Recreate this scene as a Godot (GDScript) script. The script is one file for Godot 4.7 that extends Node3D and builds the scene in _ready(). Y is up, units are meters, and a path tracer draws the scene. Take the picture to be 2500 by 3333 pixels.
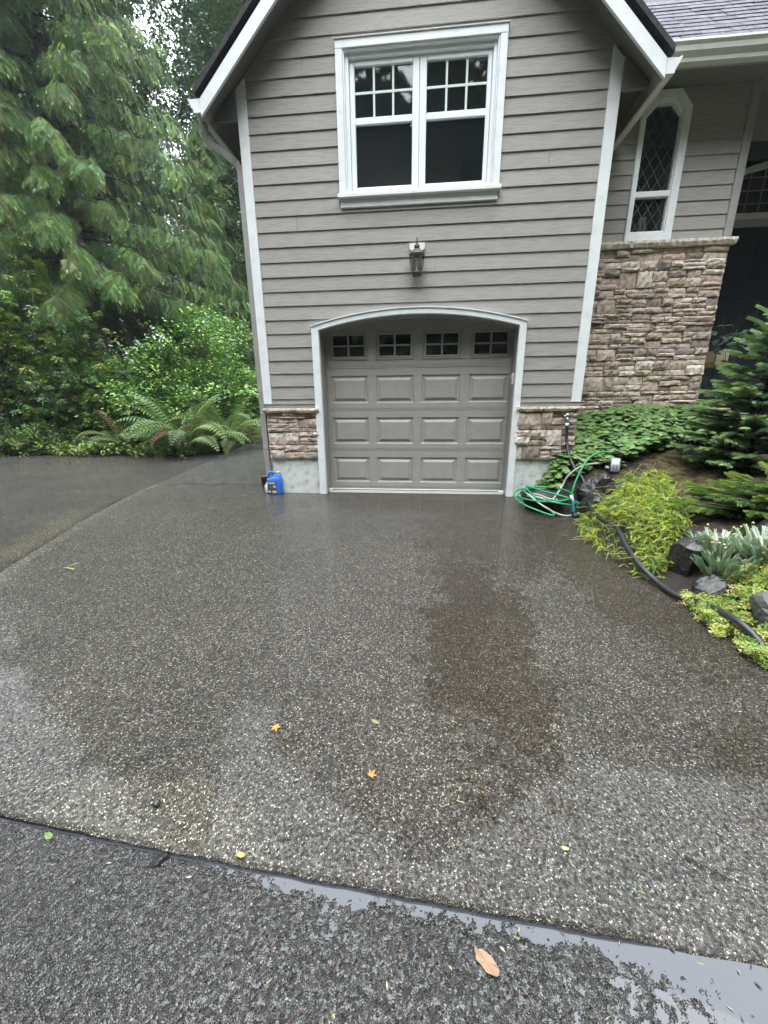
extends Node3D
# A taupe-sided garage wing with stone veneer, a wet exposed-aggregate driveway, a garden bed and a conifer wood.
# Facade plane z = 0, ground at the garage door y = 0, camera at +z.

var rng := RandomNumberGenerator.new()
var na := FastNoiseLite.new()
var nb := FastNoiseLite.new()
var boxes := {}
var used := {}
var M := {}
var V := {}
const XC := -0.009
const SLOPE := 0.97
const UPV := Vector3.UP
var hose_path := [Vector3(1.79, 0.93, 0.115), Vector3(1.795, 0.86, 0.115), Vector3(1.80, 0.745, 0.13), Vector3(1.815, 0.577, 0.22), Vector3(1.862, 0.419, 0.35), Vector3(1.927, 0.321, 0.441), Vector3(1.909, 0.18, 0.637), Vector3(1.777, 0.16, 1.118), Vector3(1.711, 0.172, 1.501), Vector3(1.712, 0.184, 1.801), Vector3(1.673, 0.136, 2.043), Vector3(1.647, 0.089, 2.302), Vector3(1.677, 0.039, 2.506), Vector3(1.705, 0.03, 2.683), Vector3(1.751, 0.049, 2.785), Vector3(1.775, 0.063, 2.877), Vector3(1.758, 0.092, 3.008), Vector3(1.762, 0.096, 3.122), Vector3(1.778, 0.065, 3.214), Vector3(1.772, 0.031, 3.322), Vector3(1.78, 0.022, 3.6), Vector3(1.9, 0.02, 4.3)]


func _ready() -> void:
	rng.seed = 11
	na.seed = 3
	na.frequency = 1.0
	nb.seed = 9
	nb.frequency = 1.0
	nb.fractal_type = FastNoiseLite.FRACTAL_NONE
	camera_and_light()
	materials()
	ground()
	garden_terrain()
	house()
	plant_meshes()
	wood()
	left_undergrowth()
	garden()
	objects_by_the_door()
	litter()


# ---------------------------------------------------------------- camera, sky, sun, exposure
func camera_and_light() -> void:
	var cam := Camera3D.new()
	cam.name = "camera"
	cam.position = Vector3(0.0822, 1.258, 5.0899)
	cam.rotation = Vector3(-0.2864, 0.1, -0.0095)
	cam.fov = rad_to_deg(2.0 * atan(1666.5 / 1275.0))
	cam.near = 0.05
	cam.far = 900.0
	cam.current = true
	add_child(cam)
	var sky_mat := ProceduralSkyMaterial.new()
	sky_mat.sky_top_color = Color(0.94, 0.975, 1.0)
	sky_mat.sky_horizon_color = Color(0.70, 0.74, 0.79)
	sky_mat.sky_curve = 0.35
	sky_mat.ground_horizon_color = Color(0.3, 0.31, 0.3)
	sky_mat.ground_bottom_color = Color(0.2, 0.2, 0.19)
	sky_mat.sun_angle_max = 1.0
	var sky := Sky.new()
	sky.sky_material = sky_mat
	var env := Environment.new()
	env.background_mode = Environment.BG_SKY
	env.sky = sky
	env.tonemap_mode = Environment.TONE_MAPPER_LINEAR
	env.tonemap_exposure = 8.4
	env.background_energy_multiplier = 1.0
	env.sdfgi_enabled = true
	env.ssao_enabled = true
	env.ssil_enabled = true
	env.fog_enabled = true
	env.fog_density = 0.0009
	env.fog_light_color = Color(0.86, 0.9, 0.93)
	var we := WorldEnvironment.new()
	we.name = "overcast_sky"
	we.environment = env
	add_child(we)
	var sun := DirectionalLight3D.new()
	sun.name = "veiled_sun"
	sun.light_energy = 0.15
	sun.light_color = Color(1.0, 0.97, 0.93)
	sun.light_angular_distance = 90.0
	sun.shadow_enabled = true
	sun.sky_mode = DirectionalLight3D.SKY_MODE_LIGHT_ONLY
	sun.rotation_degrees = Vector3(-68, 25, 0)
	add_child(sun)


# ---------------------------------------------------------------- naming and adding
func numbered(called: String) -> String:
	var n: int = used.get(called, 0)
	used[called] = n + 1
	return called if n == 0 else "%s_%03d" % [called, n]


func tag(o: Node3D, label: String, category: String, group := "", kind := "") -> Node3D:
	o.set_meta("label", label)
	if category != "":
		o.set_meta("category", category)
	if group != "":
		o.set_meta("group", group)
	if kind != "":
		o.set_meta("kind", kind)
	return o


func thing(called: String, label: String, category: String, at := Vector3.ZERO, turn := 0.0, group := "") -> Node3D:
	var o := Node3D.new()
	o.name = numbered(called)
	add_child(o)
	o.position = at
	o.rotation.y = turn
	tag(o, label, category, group)
	return o


func put(parent: Node, called: String, mesh: Mesh, m: Material, at := Vector3.ZERO, turn := Vector3.ZERO, size := Vector3.ONE) -> MeshInstance3D:
	var o := MeshInstance3D.new()
	o.name = numbered(called) if parent == self else called
	o.mesh = mesh
	o.material_override = m
	parent.add_child(o, true)
	o.position = at
	o.rotation = turn
	o.scale = size
	return o


func structure(called: String, mesh: Mesh, m: Material, label: String, at := Vector3.ZERO) -> MeshInstance3D:
	var o := put(self, called, mesh, m, at)
	tag(o, label, "", "", "structure")
	return o


func swarm(parent: Node, called: String, mesh: Mesh, m: Material, where: Array, cols: Array) -> MultiMeshInstance3D:
	var mm := MultiMesh.new()
	mm.transform_format = MultiMesh.TRANSFORM_3D
	mm.use_colors = true
	mm.mesh = mesh
	mm.instance_count = where.size()
	for i in where.size():
		mm.set_instance_transform(i, where[i])
		mm.set_instance_color(i, cols[i])
	var o := MultiMeshInstance3D.new()
	o.name = numbered(called) if parent == self else called
	o.multimesh = mm
	o.material_override = m
	if parent != self:
		o.set_meta("kind", "stuff")
	parent.add_child(o, true)
	return o


func r(a: float, b: float) -> float:
	return rng.randf_range(a, b)


func pick(a: Array) -> Variant:
	return a[rng.randi() % a.size()]


func vary(c: Color, amount: float, hue := 0.12) -> Color:
	var k := 1.0 + r(-amount, amount)
	return Color(c.r * k * (1.0 + r(-hue, hue)), c.g * k, c.b * k * (1.0 + r(-hue, hue)))


# ---------------------------------------------------------------- mesh helpers
func start(smooth := false) -> SurfaceTool:
	var st := SurfaceTool.new()
	st.begin(Mesh.PRIMITIVE_TRIANGLES)
	st.set_smooth_group(0 if smooth else -1)
	return st


func done(st: SurfaceTool) -> ArrayMesh:
	st.generate_normals()
	return st.commit()


func tri(st: SurfaceTool, a: Vector3, b: Vector3, c: Vector3, out: Vector3) -> void:
	if (a - c).cross(a - b).dot(out) < 0.0:
		var t := b
		b = c
		c = t
	for p in [a, b, c]:
		st.set_uv(Vector2(p.x + p.z * 0.7, p.y))
		st.add_vertex(p)


func quad(st: SurfaceTool, a: Vector3, b: Vector3, c: Vector3, d: Vector3, out: Vector3) -> void:
	tri(st, a, b, c, out)
	tri(st, a, c, d, out)


func cbox(s: Vector3, b := 0.004) -> ArrayMesh:
	var key := [s.snappedf(0.0005), b]
	if boxes.has(key):
		return boxes[key]
	var st := start()
	chamfer_box(st, Vector3.ZERO, s, b)
	boxes[key] = done(st)
	return boxes[key]


func chamfer_box(st: SurfaceTool, at: Vector3, s: Vector3, b: float) -> void:
	var h := s * 0.5
	b = minf(b, minf(h.x, minf(h.y, h.z)) * 0.8)
	for a in 3:
		var u := (a + 1) % 3
		var v := (a + 2) % 3
		for sg in [-1.0, 1.0]:
			var ps: Array[Vector3] = []
			for k in [[-1, -1], [1, -1], [1, 1], [-1, 1]]:
				var p := Vector3.ZERO
				p[a] = sg * h[a]
				p[u] = k[0] * (h[u] - b)
				p[v] = k[1] * (h[v] - b)
				ps.append(at + p)
			var out := Vector3.ZERO
			out[a] = sg
			quad(st, ps[0], ps[1], ps[2], ps[3], out)
		for su in [-1.0, 1.0]:
			for sv in [-1.0, 1.0]:
				var qs: Array[Vector3] = []
				for k in [[-1, 0], [1, 0], [1, 1], [-1, 1]]:
					var p := Vector3.ZERO
					p[a] = k[0] * (h[a] - b)
					p[u] = su * (h[u] - (b if k[1] == 1 else 0.0))
					p[v] = sv * (h[v] - (b if k[1] == 0 else 0.0))
					qs.append(at + p)
				var out := Vector3.ZERO
				out[u] = su
				out[v] = sv
				quad(st, qs[0], qs[1], qs[2], qs[3], out)
	for sx in [-1.0, 1.0]:
		for sy in [-1.0, 1.0]:
			for sz in [-1.0, 1.0]:
				tri(st, at + Vector3(sx * h.x, sy * (h.y - b), sz * (h.z - b)), at + Vector3(sx * (h.x - b), sy * h.y, sz * (h.z - b)), at + Vector3(sx * (h.x - b), sy * (h.y - b), sz * h.z), Vector3(sx, sy, sz))


func bx(parent: Node, called: String, m: Material, x0: float, x1: float, y0: float, y1: float, z0: float, z1: float, b := 0.004) -> MeshInstance3D:
	return put(parent, called, cbox(Vector3(x1 - x0, y1 - y0, z1 - z0), b), m, Vector3(x0 + x1, y0 + y1, z0 + z1) * 0.5)


func prism(st: SurfaceTool, poly: PackedVector2Array, z0: float, z1: float) -> void:
	if Geometry2D.is_polygon_clockwise(poly):
		poly.reverse()
	var ix := Geometry2D.triangulate_polygon(poly)
	for i in range(0, ix.size(), 3):
		for z in [[z0, -1.0], [z1, 1.0]]:
			tri(st, at3(poly[ix[i]], z[0]), at3(poly[ix[i + 1]], z[0]), at3(poly[ix[i + 2]], z[0]), Vector3(0, 0, z[1]))
	for i in poly.size():
		var a := poly[i]
		var b := poly[(i + 1) % poly.size()]
		quad(st, at3(a, z0), at3(b, z0), at3(b, z1), at3(a, z1), Vector3(b.y - a.y, a.x - b.x, 0))


func at3(p: Vector2, z: float) -> Vector3:
	return Vector3(p.x, p.y, z)


func prism_mesh(poly: Array, z0: float, z1: float) -> ArrayMesh:
	var st := start()
	prism(st, PackedVector2Array(poly), z0, z1)
	return done(st)


func rect(x0: float, x1: float, y0: float, y1: float) -> PackedVector2Array:
	return PackedVector2Array([Vector2(x0, y0), Vector2(x1, y0), Vector2(x1, y1), Vector2(x0, y1)])


func spline(pts: Array, n := 6) -> Array:
	var out := []
	for i in pts.size() - 1:
		var p0: Vector3 = pts[maxi(i - 1, 0)]
		var p1: Vector3 = pts[i]
		var p2: Vector3 = pts[i + 1]
		var p3: Vector3 = pts[mini(i + 2, pts.size() - 1)]
		for k in n:
			out.append(p1.cubic_interpolate(p2, p0, p3, float(k) / n))
	out.append(pts[-1])
	return out


func tube(st: SurfaceTool, pts: Array, r0: float, r1: float, seg := 8) -> void:
	var side := Vector3.ZERO
	var rings := []
	for i in pts.size():
		var d: Vector3 = (pts[mini(i + 1, pts.size() - 1)] - pts[maxi(i - 1, 0)]).normalized()
		if side == Vector3.ZERO:
			side = d.cross(Vector3(0.3, 0.2, 0.9)).normalized()
		side = (side - d * side.dot(d)).normalized()
		var up := d.cross(side)
		var rad := lerpf(r0, r1, float(i) / maxf(pts.size() - 1, 1))
		var ring := []
		for k in seg:
			var a := TAU * k / seg
			ring.append(pts[i] + (side * cos(a) + up * sin(a)) * rad)
		rings.append(ring)
	for i in rings.size() - 1:
		for k in seg:
			var k2 := (k + 1) % seg
			var mid: Vector3 = (rings[i][k] + rings[i][k2]) * 0.5
			quad(st, rings[i][k], rings[i][k2], rings[i + 1][k2], rings[i + 1][k], mid - pts[i])
	for e in [0, rings.size() - 1]:
		var out: Vector3 = pts[0] - pts[1] if e == 0 else pts[-1] - pts[-2]
		for k in range(1, seg - 1):
			tri(st, rings[e][0], rings[e][k], rings[e][k + 1], out)


func tube_mesh(pts: Array, r0: float, r1: float, seg := 8) -> ArrayMesh:
	var st := start(true)
	tube(st, pts, r0, r1, seg)
	return done(st)


func lathe(profile: Array, seg := 24, smooth := true) -> ArrayMesh:
	var st := start(smooth)
	for i in profile.size() - 1:
		var a: Vector2 = profile[i]
		var b: Vector2 = profile[i + 1]
		for k in seg:
			var t0 := TAU * k / seg
			var t1 := TAU * (k + 1) / seg
			var p0 := Vector3(cos(t0) * a.x, a.y, sin(t0) * a.x)
			var p1 := Vector3(cos(t1) * a.x, a.y, sin(t1) * a.x)
			var p2 := Vector3(cos(t1) * b.x, b.y, sin(t1) * b.x)
			var p3 := Vector3(cos(t0) * b.x, b.y, sin(t0) * b.x)
			var n2 := Vector2(b.y - a.y, a.x - b.x)
			var mid := (t0 + t1) * 0.5
			var out := Vector3(cos(mid) * n2.x, n2.y, sin(mid) * n2.x)
			if a.x > 0.0001:
				tri(st, p0, p1, p2, out)
			if b.x > 0.0001:
				tri(st, p0, p2, p3, out)
	return done(st)


func rock_mesh(sd: int, cuts := 9, seg := 22, rough := 0.05) -> ArrayMesh:
	var g := RandomNumberGenerator.new()
	g.seed = sd
	var planes := []
	for i in cuts:
		var n := Vector3(g.randfn(), g.randfn() * 0.8, g.randfn()).normalized()
		planes.append([n, g.randf_range(0.5, 0.85)])
	var st := start()
	var rows := seg / 2
	var P := []
	for i in rows + 1:
		var line := []
		for k in seg:
			var th := PI * i / rows
			var ph := TAU * k / seg
			var d := Vector3(sin(th) * cos(ph), cos(th), sin(th) * sin(ph))
			var q := 1.0
			for pl in planes:
				var c: float = d.dot(pl[0])
				if c > 0.05:
					q = minf(q, pl[1] / c)
			q *= 1.0 + rough * na.get_noise_3d(d.x * 3.0 + sd, d.y * 3.0, d.z * 3.0) + rough * 0.6 * na.get_noise_3d(d.x * 9.0, d.y * 9.0 + sd, d.z * 9.0)
			line.append(d * q)
		P.append(line)
	for i in rows:
		for k in seg:
			var k2 := (k + 1) % seg
			quad(st, P[i][k], P[i][k2], P[i + 1][k2], P[i + 1][k], P[i][k] + P[i + 1][k2])
	return done(st)


# ---------------------------------------------------------------- materials
func lin(x: float, y: float, z: float) -> Color:
	return Color(x, y, z).linear_to_srgb()


func plain(x: float, y: float, z: float, rough := 0.6, spec := 0.5) -> StandardMaterial3D:
	var m := StandardMaterial3D.new()
	m.albedo_color = lin(x, y, z)
	m.roughness = rough
	m.metallic_specular = spec
	return m


func noise_tex(sd: int, freq: float, stops: Array, octaves := 4, size := 512, kind := FastNoiseLite.TYPE_SIMPLEX_SMOOTH) -> NoiseTexture2D:
	var n := FastNoiseLite.new()
	n.seed = sd
	n.noise_type = kind
	n.frequency = freq
	n.fractal_octaves = octaves
	var t := NoiseTexture2D.new()
	t.width = size
	t.height = size
	t.seamless = true
	t.noise = n
	if stops:
		var g := Gradient.new()
		var offs := PackedFloat32Array()
		var cols := PackedColorArray()
		for s in stops:
			offs.append(s[0])
			cols.append(s[1] if s[1] is Color else Color(s[1], s[1], s[1]))
		g.offsets = offs
		g.colors = cols
		t.color_ramp = g
	return t


func normal_tex(sd: int, freq: float, strength: float, octaves := 4, size := 512) -> NoiseTexture2D:
	var t := noise_tex(sd, freq, [], octaves, size)
	t.as_normal_map = true
	t.bump_strength = strength
	return t


func tri_map(m: StandardMaterial3D, scale: float, albedo: Texture2D, normal: Texture2D = null, nscale := 1.0) -> StandardMaterial3D:
	m.uv1_triplanar = true
	m.uv1_world_triplanar = true
	m.uv1_scale = Vector3.ONE * scale
	m.albedo_texture = albedo
	if normal:
		m.normal_enabled = true
		m.normal_texture = normal
		m.normal_scale = nscale
	return m


func materials() -> void:
	var soft := noise_tex(1, 0.012, [[0.0, 0.94], [0.5, 0.985], [1.0, 1.0]], 5)
	var blotch := noise_tex(2, 0.009, [[0.0, 0.5], [0.4, 0.8], [0.6, 0.92], [1.0, 1.0]], 5)
	var fine_n := normal_tex(3, 0.05, 3.0)
	var grain := noise_tex(4, 0.016, [[0.0, 0.88], [0.45, 0.96], [0.55, 1.0], [1.0, 0.97]], 4)
	var grain_n := normal_tex(5, 0.022, 5.0, 3)
	# siding: embossed wood grain runs along the boards
	for k in 3:
		var m := plain(0.325 + 0.012 * k, 0.307 + 0.011 * k, 0.287 + 0.01 * k, 0.62, 0.4)
		m.albedo_texture = grain
		m.uv1_scale = Vector3(0.42, 5.2, 1)
		m.normal_enabled = true
		m.normal_texture = grain_n
		m.normal_scale = 0.55
		M["siding%d" % k] = m
	M.white = tri_map(plain(0.80, 0.82, 0.83, 0.45), 0.9, soft)
	M.offwhite = tri_map(plain(0.60, 0.60, 0.56, 0.5), 0.9, soft)
	M.taupe = tri_map(plain(0.32, 0.312, 0.295, 0.55), 0.9, soft)
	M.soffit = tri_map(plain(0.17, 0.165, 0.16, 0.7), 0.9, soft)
	M.door = tri_map(plain(0.35, 0.335, 0.308, 0.5), 0.8, soft, fine_n, 0.12)
	M.seam = plain(0.03, 0.03, 0.03, 0.9)
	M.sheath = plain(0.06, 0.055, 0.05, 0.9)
	M.room = plain(0.05, 0.05, 0.055, 0.9)
	M.concrete = tri_map(plain(0.72, 0.74, 0.71, 0.75), 0.8, noise_tex(6, 0.02, [[0.0, 0.7], [0.3, 0.92], [0.6, 0.98], [1.0, 1.0]], 5), fine_n, 0.25)
	M.mortar = plain(0.10, 0.085, 0.07, 0.95)
	M.lead = plain(0.12, 0.125, 0.12, 0.5)
	M.vinyl = plain(0.80, 0.83, 0.85, 0.35)
	M.grille = plain(0.62, 0.72, 0.68, 0.4)
	M.glass = pane(0.02, 0.025, 0.025, 0.35)
	M.clear = pane(0.5, 0.5, 0.45, 0.25)
	M.metal = plain(0.5, 0.5, 0.5, 0.3)
	M.metal.metallic = 1.0
	M.bronze = plain(0.09, 0.085, 0.07, 0.45)
	M.black = plain(0.012, 0.012, 0.013, 0.45)
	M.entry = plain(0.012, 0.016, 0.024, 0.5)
	M.shingle = []
	for k in 4:
		var g := 0.75 + 0.17 * k
		M.shingle.append(tri_map(plain(0.105 * g, 0.10 * g, 0.125 * g, 0.75, 0.3), 2.2, blotch, fine_n, 0.9))
	M.shingle_edge = tri_map(plain(0.03, 0.03, 0.036, 0.8), 2.2, blotch, fine_n, 0.6)
	var stone_n := normal_tex(12, 0.014, 9.0, 5)
	var stone_a := noise_tex(13, 0.01, [[0.0, 0.55], [0.3, 0.8], [0.5, 0.92], [0.62, 0.98], [1.0, 1.0]], 5)
	M.stone = []
	for c in [[0.70, 0.58, 0.49], [0.62, 0.50, 0.41], [0.54, 0.43, 0.355], [0.76, 0.66, 0.57], [0.46, 0.38, 0.33], [0.64, 0.51, 0.42], [0.34, 0.28, 0.25], [0.72, 0.62, 0.55], [0.56, 0.44, 0.39]]:
		M.stone.append(tri_map(plain(c[0], c[1], c[2], 0.85, 0.3), 2.6, stone_a, stone_n, 0.6))
	M.capstone = tri_map(plain(0.78, 0.69, 0.6, 0.85, 0.3), 2.6, stone_a, stone_n, 0.7)
	M.basalt = tri_map(plain(0.034, 0.032, 0.031, 0.36), 2.2, stone_a, stone_n, 1.0)
	M.basalt_dry = tri_map(plain(0.10, 0.097, 0.095, 0.6), 2.2, stone_a, stone_n, 1.2)
	M.bark = tri_map(plain(0.11, 0.085, 0.065, 0.9), 1.6, blotch, stone_n, 1.0)
	M.bark_grey = tri_map(plain(0.16, 0.15, 0.135, 0.9), 1.6, blotch, stone_n, 0.8)
	M.bark_dark = tri_map(plain(0.055, 0.046, 0.038, 0.9), 1.6, blotch, stone_n, 0.8)
	M.stem = plain(0.09, 0.075, 0.05, 0.8)
	M.leaf = foliage(0.42, Color(0.10, 0.16, 0.03))
	M.needle = foliage(0.5, Color(0.04, 0.07, 0.015))
	M.soil = tri_map(plain(0.06, 0.045, 0.035, 0.9), 0.9, blotch, stone_n, 1.0)
	M.soil.vertex_color_use_as_albedo = true
	M.soil.albedo_color = Color.WHITE
	M.water = plain(0.05, 0.05, 0.06, 0.02, 0.48)
	M.pavement = pavement_material(1.0, 0.17)
	M.pavement_wet = pavement_material(0.85, 0.11)
	M.pavement_wet.normal_scale = 0.5
	M.pavement_wet.clearcoat = 0.14


func pane(x: float, y: float, z: float, alpha: float) -> StandardMaterial3D:
	var m := plain(x, y, z, 0.03, 0.5)
	m.transparency = BaseMaterial3D.TRANSPARENCY_ALPHA
	m.albedo_color.a = alpha
	return m


func foliage(rough: float, back: Color) -> StandardMaterial3D:
	var m := StandardMaterial3D.new()
	m.albedo_color = Color.WHITE
	m.vertex_color_use_as_albedo = true
	m.roughness = rough
	m.metallic_specular = 0.45
	m.backlight_enabled = true
	m.backlight = Color(back.r, back.g, back.b).linear_to_srgb()
	m.cull_mode = BaseMaterial3D.CULL_DISABLED
	return m


var pebble_albedo: ImageTexture
var pebble_normal: ImageTexture
var water_film: NoiseTexture2D


func pavement_material(bright: float, rough: float) -> StandardMaterial3D:
	if pebble_albedo == null:
		pebbles()
		water_film = noise_tex(44, 0.06, [[0.0, 0.1], [0.42, 0.15], [0.58, 0.8], [1.0, 1.0]], 5, 1024)
	var m := plain(bright, bright, bright, rough, 0.55)
	m.albedo_color = Color(minf(bright, 1.0), minf(bright, 1.0), minf(bright, 1.0))
	m.vertex_color_use_as_albedo = true
	m.albedo_texture = pebble_albedo
	m.normal_enabled = true
	m.normal_texture = pebble_normal
	m.normal_scale = 1.0
	m.clearcoat_enabled = true
	m.clearcoat = 0.45
	m.clearcoat_roughness = 0.06
	m.clearcoat_texture = water_film
	return m


func pebbles() -> void:
	# washed gravel in dark matrix: one colour for each cell of a cellular noise, matrix in the joints
	var n := 1536
	var f := FastNoiseLite.new()
	f.noise_type = FastNoiseLite.TYPE_CELLULAR
	f.seed = 5
	f.frequency = 0.115
	f.fractal_type = FastNoiseLite.FRACTAL_NONE
	f.cellular_jitter = 1.0
	f.cellular_return_type = FastNoiseLite.RETURN_CELL_VALUE
	var cell := f.get_seamless_image(n, n, false, false, 0.004).get_data()
	f.cellular_return_type = FastNoiseLite.RETURN_DISTANCE2_SUB
	var gap_image := f.get_seamless_image(n, n, false, false, 0.004)
	var gap := gap_image.get_data()
	var palette := []
	var g := RandomNumberGenerator.new()
	g.seed = 21
	for i in 256:
		var p := g.randf()
		var c := Color(0.060, 0.054, 0.050)
		if p > 0.915:
			c = Color(0.52, 0.51, 0.47)
		elif p > 0.77:
			c = Color(0.24, 0.22, 0.185)
		elif p > 0.66:
			c = Color(0.17, 0.145, 0.115)
		elif p > 0.40:
			c = Color(0.10, 0.097, 0.098)
		c *= g.randf_range(0.75, 1.2) * 1.25
		c = Color(c.r, c.g, c.b).linear_to_srgb()
		palette.append([int(c.r * 255), int(c.g * 255), int(c.b * 255)])
	var out := PackedByteArray()
	out.resize(n * n * 3)
	var mr := int(Color(0.045, 0.042, 0.038).linear_to_srgb().r * 255)
	var mg := int(Color(0.045, 0.041, 0.036).linear_to_srgb().g * 255)
	var mb := int(Color(0.045, 0.041, 0.035).linear_to_srgb().b * 255)
	for i in n * n:
		var j := i * 3
		if gap[i] < 34:
			out[j] = mr
			out[j + 1] = mg
			out[j + 2] = mb
		else:
			var c: Array = palette[cell[i]]
			out[j] = c[0]
			out[j + 1] = c[1]
			out[j + 2] = c[2]
	var im := Image.create_from_data(n, n, false, Image.FORMAT_RGB8, out)
	pebble_albedo = ImageTexture.create_from_image(im)
	gap_image.convert(Image.FORMAT_RGBA8)
	gap_image.bump_map_to_normal_map(11.0)
	pebble_normal = ImageTexture.create_from_image(gap_image)


# ---------------------------------------------------------------- ground
func front_edge(x: float) -> float:
	return 4.372 + 0.062 * (x + 0.2) - 0.02 * maxf(0.0, -0.6 - x) + 0.004 * na.get_noise_1d(x * 9.0)


func groove(z: float) -> float:
	var zs := [-9.0, -2.5, -0.45, 0.06, 1.4, 2.7, 4.3, 8.0]
	var xs := [-5.5, -4.34, -4.02, -3.95, -3.58, -3.08, -2.45, -1.2]
	return table(zs, xs, z)


func table(zs: Array, xs: Array, z: float) -> float:
	if z <= zs[0]:
		return xs[0]
	for i in zs.size() - 1:
		if z <= zs[i + 1]:
			return lerpf(xs[i], xs[i + 1], (z - zs[i]) / (zs[i + 1] - zs[i]))
	return xs[-1]


func sheet(nx: int, nz: int, place: Callable, tint: Callable, skirt := 0.05) -> ArrayMesh:
	# a grid whose points come from place(u, v); uv in metres / 2, vertex colours from tint(p)
	var P := PackedVector3Array()
	var U := PackedVector2Array()
	var C := PackedColorArray()
	var I := PackedInt32Array()
	for j in nz + 1:
		for i in nx + 1:
			var p: Vector3 = place.call(float(i) / nx, float(j) / nz)
			P.append(p)
			U.append(Vector2(p.x, p.z) / 1.05)
			C.append(tint.call(p))
	var w := nx + 1
	for j in nz:
		for i in nx:
			var a := j * w + i
			I.append_array([a, a + 1, a + w, a + 1, a + w + 1, a + w])
	if skirt > 0.0:
		var rim := []
		for i in nx:
			rim.append([i, i + 1])
			rim.append([nz * w + i, nz * w + i + 1])
		for j in nz:
			rim.append([j * w, (j + 1) * w])
			rim.append([j * w + nx, (j + 1) * w + nx])
		for e in rim:
			var k := P.size()
			for q in e:
				P.append(P[q])
				P.append(P[q] - Vector3(0, skirt, 0))
				U.append(U[q])
				U.append(U[q] + Vector2(skirt, skirt) / 2.0)
				C.append(C[q])
				C.append(C[q])
			I.append_array([k, k + 1, k + 2, k + 1, k + 3, k + 2])
	var st := SurfaceTool.new()
	st.begin(Mesh.PRIMITIVE_TRIANGLES)
	for i in P.size():
		st.set_smooth_group(0)
		st.set_uv(U[i])
		st.set_color(C[i])
		st.add_vertex(P[i])
	for i in I:
		st.add_index(i)
	st.generate_normals()
	st.generate_tangents()
	return st.commit()


func patch(p: Vector3, cx: float, cz: float, rx: float, rz: float, rag := 0.35) -> float:
	# 1 inside a ragged blot, 0 outside
	var d := Vector2((p.x - cx) / rx, (p.z - cz) / rz).length() + rag * na.get_noise_2d(p.x * 2.2 + cx * 7.0, p.z * 2.2) + rag * 0.7 * na.get_noise_2d(p.x * 11.0, p.z * 11.0 + cz)
	return smoothstep(1.0, 0.9, d + 0.25 * nb.get_noise_2d(p.x * 45.0, p.z * 45.0))


func slab_tint(p: Vector3) -> Color:
	var k := 0.64 + 0.11 * na.get_noise_2d(p.x * 0.9, p.z * 0.9) + 0.13 * na.get_noise_2d(p.x * 5.0 + 20.0, p.z * 5.0) + 0.1 * nb.get_noise_2d(p.x * 24.0, p.z * 24.0)
	var c := Color(k, k * 0.95, k * 0.89)
	# brown damp algae stain down the middle right, and along the garden bed and the door
	var brown := maxf(maxf(patch(p, 0.42, 3.05, 0.3, 1.0, 0.7), patch(p, 0.75, 1.55, 0.7, 0.9) * 0.7), maxf(patch(p, 1.5, 1.9, 0.42, 1.7) * 0.85, patch(p, 0.4, 0.35, 1.7, 0.5) * 0.8))
	brown = maxf(brown, patch(p, 1.35, 4.05, 0.3, 0.35) * 0.8)
	c = c.lerp(Color(0.47 * k, 0.34 * k, 0.19 * k), brown * 0.8)
	# pale scoured strip on the front edge, and along the left groove
	var pale := patch(p, -0.72, front_edge(p.x) - 0.08, 0.42, 0.12, 0.5)
	pale = maxf(pale, patch(p, groove(p.z) + 0.02, p.z, 0.1, 3.0, 0.7) * 0.85)
	c = c.lerp(Color(1.0, 0.97, 0.85), pale * 0.85)
	return c


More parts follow.
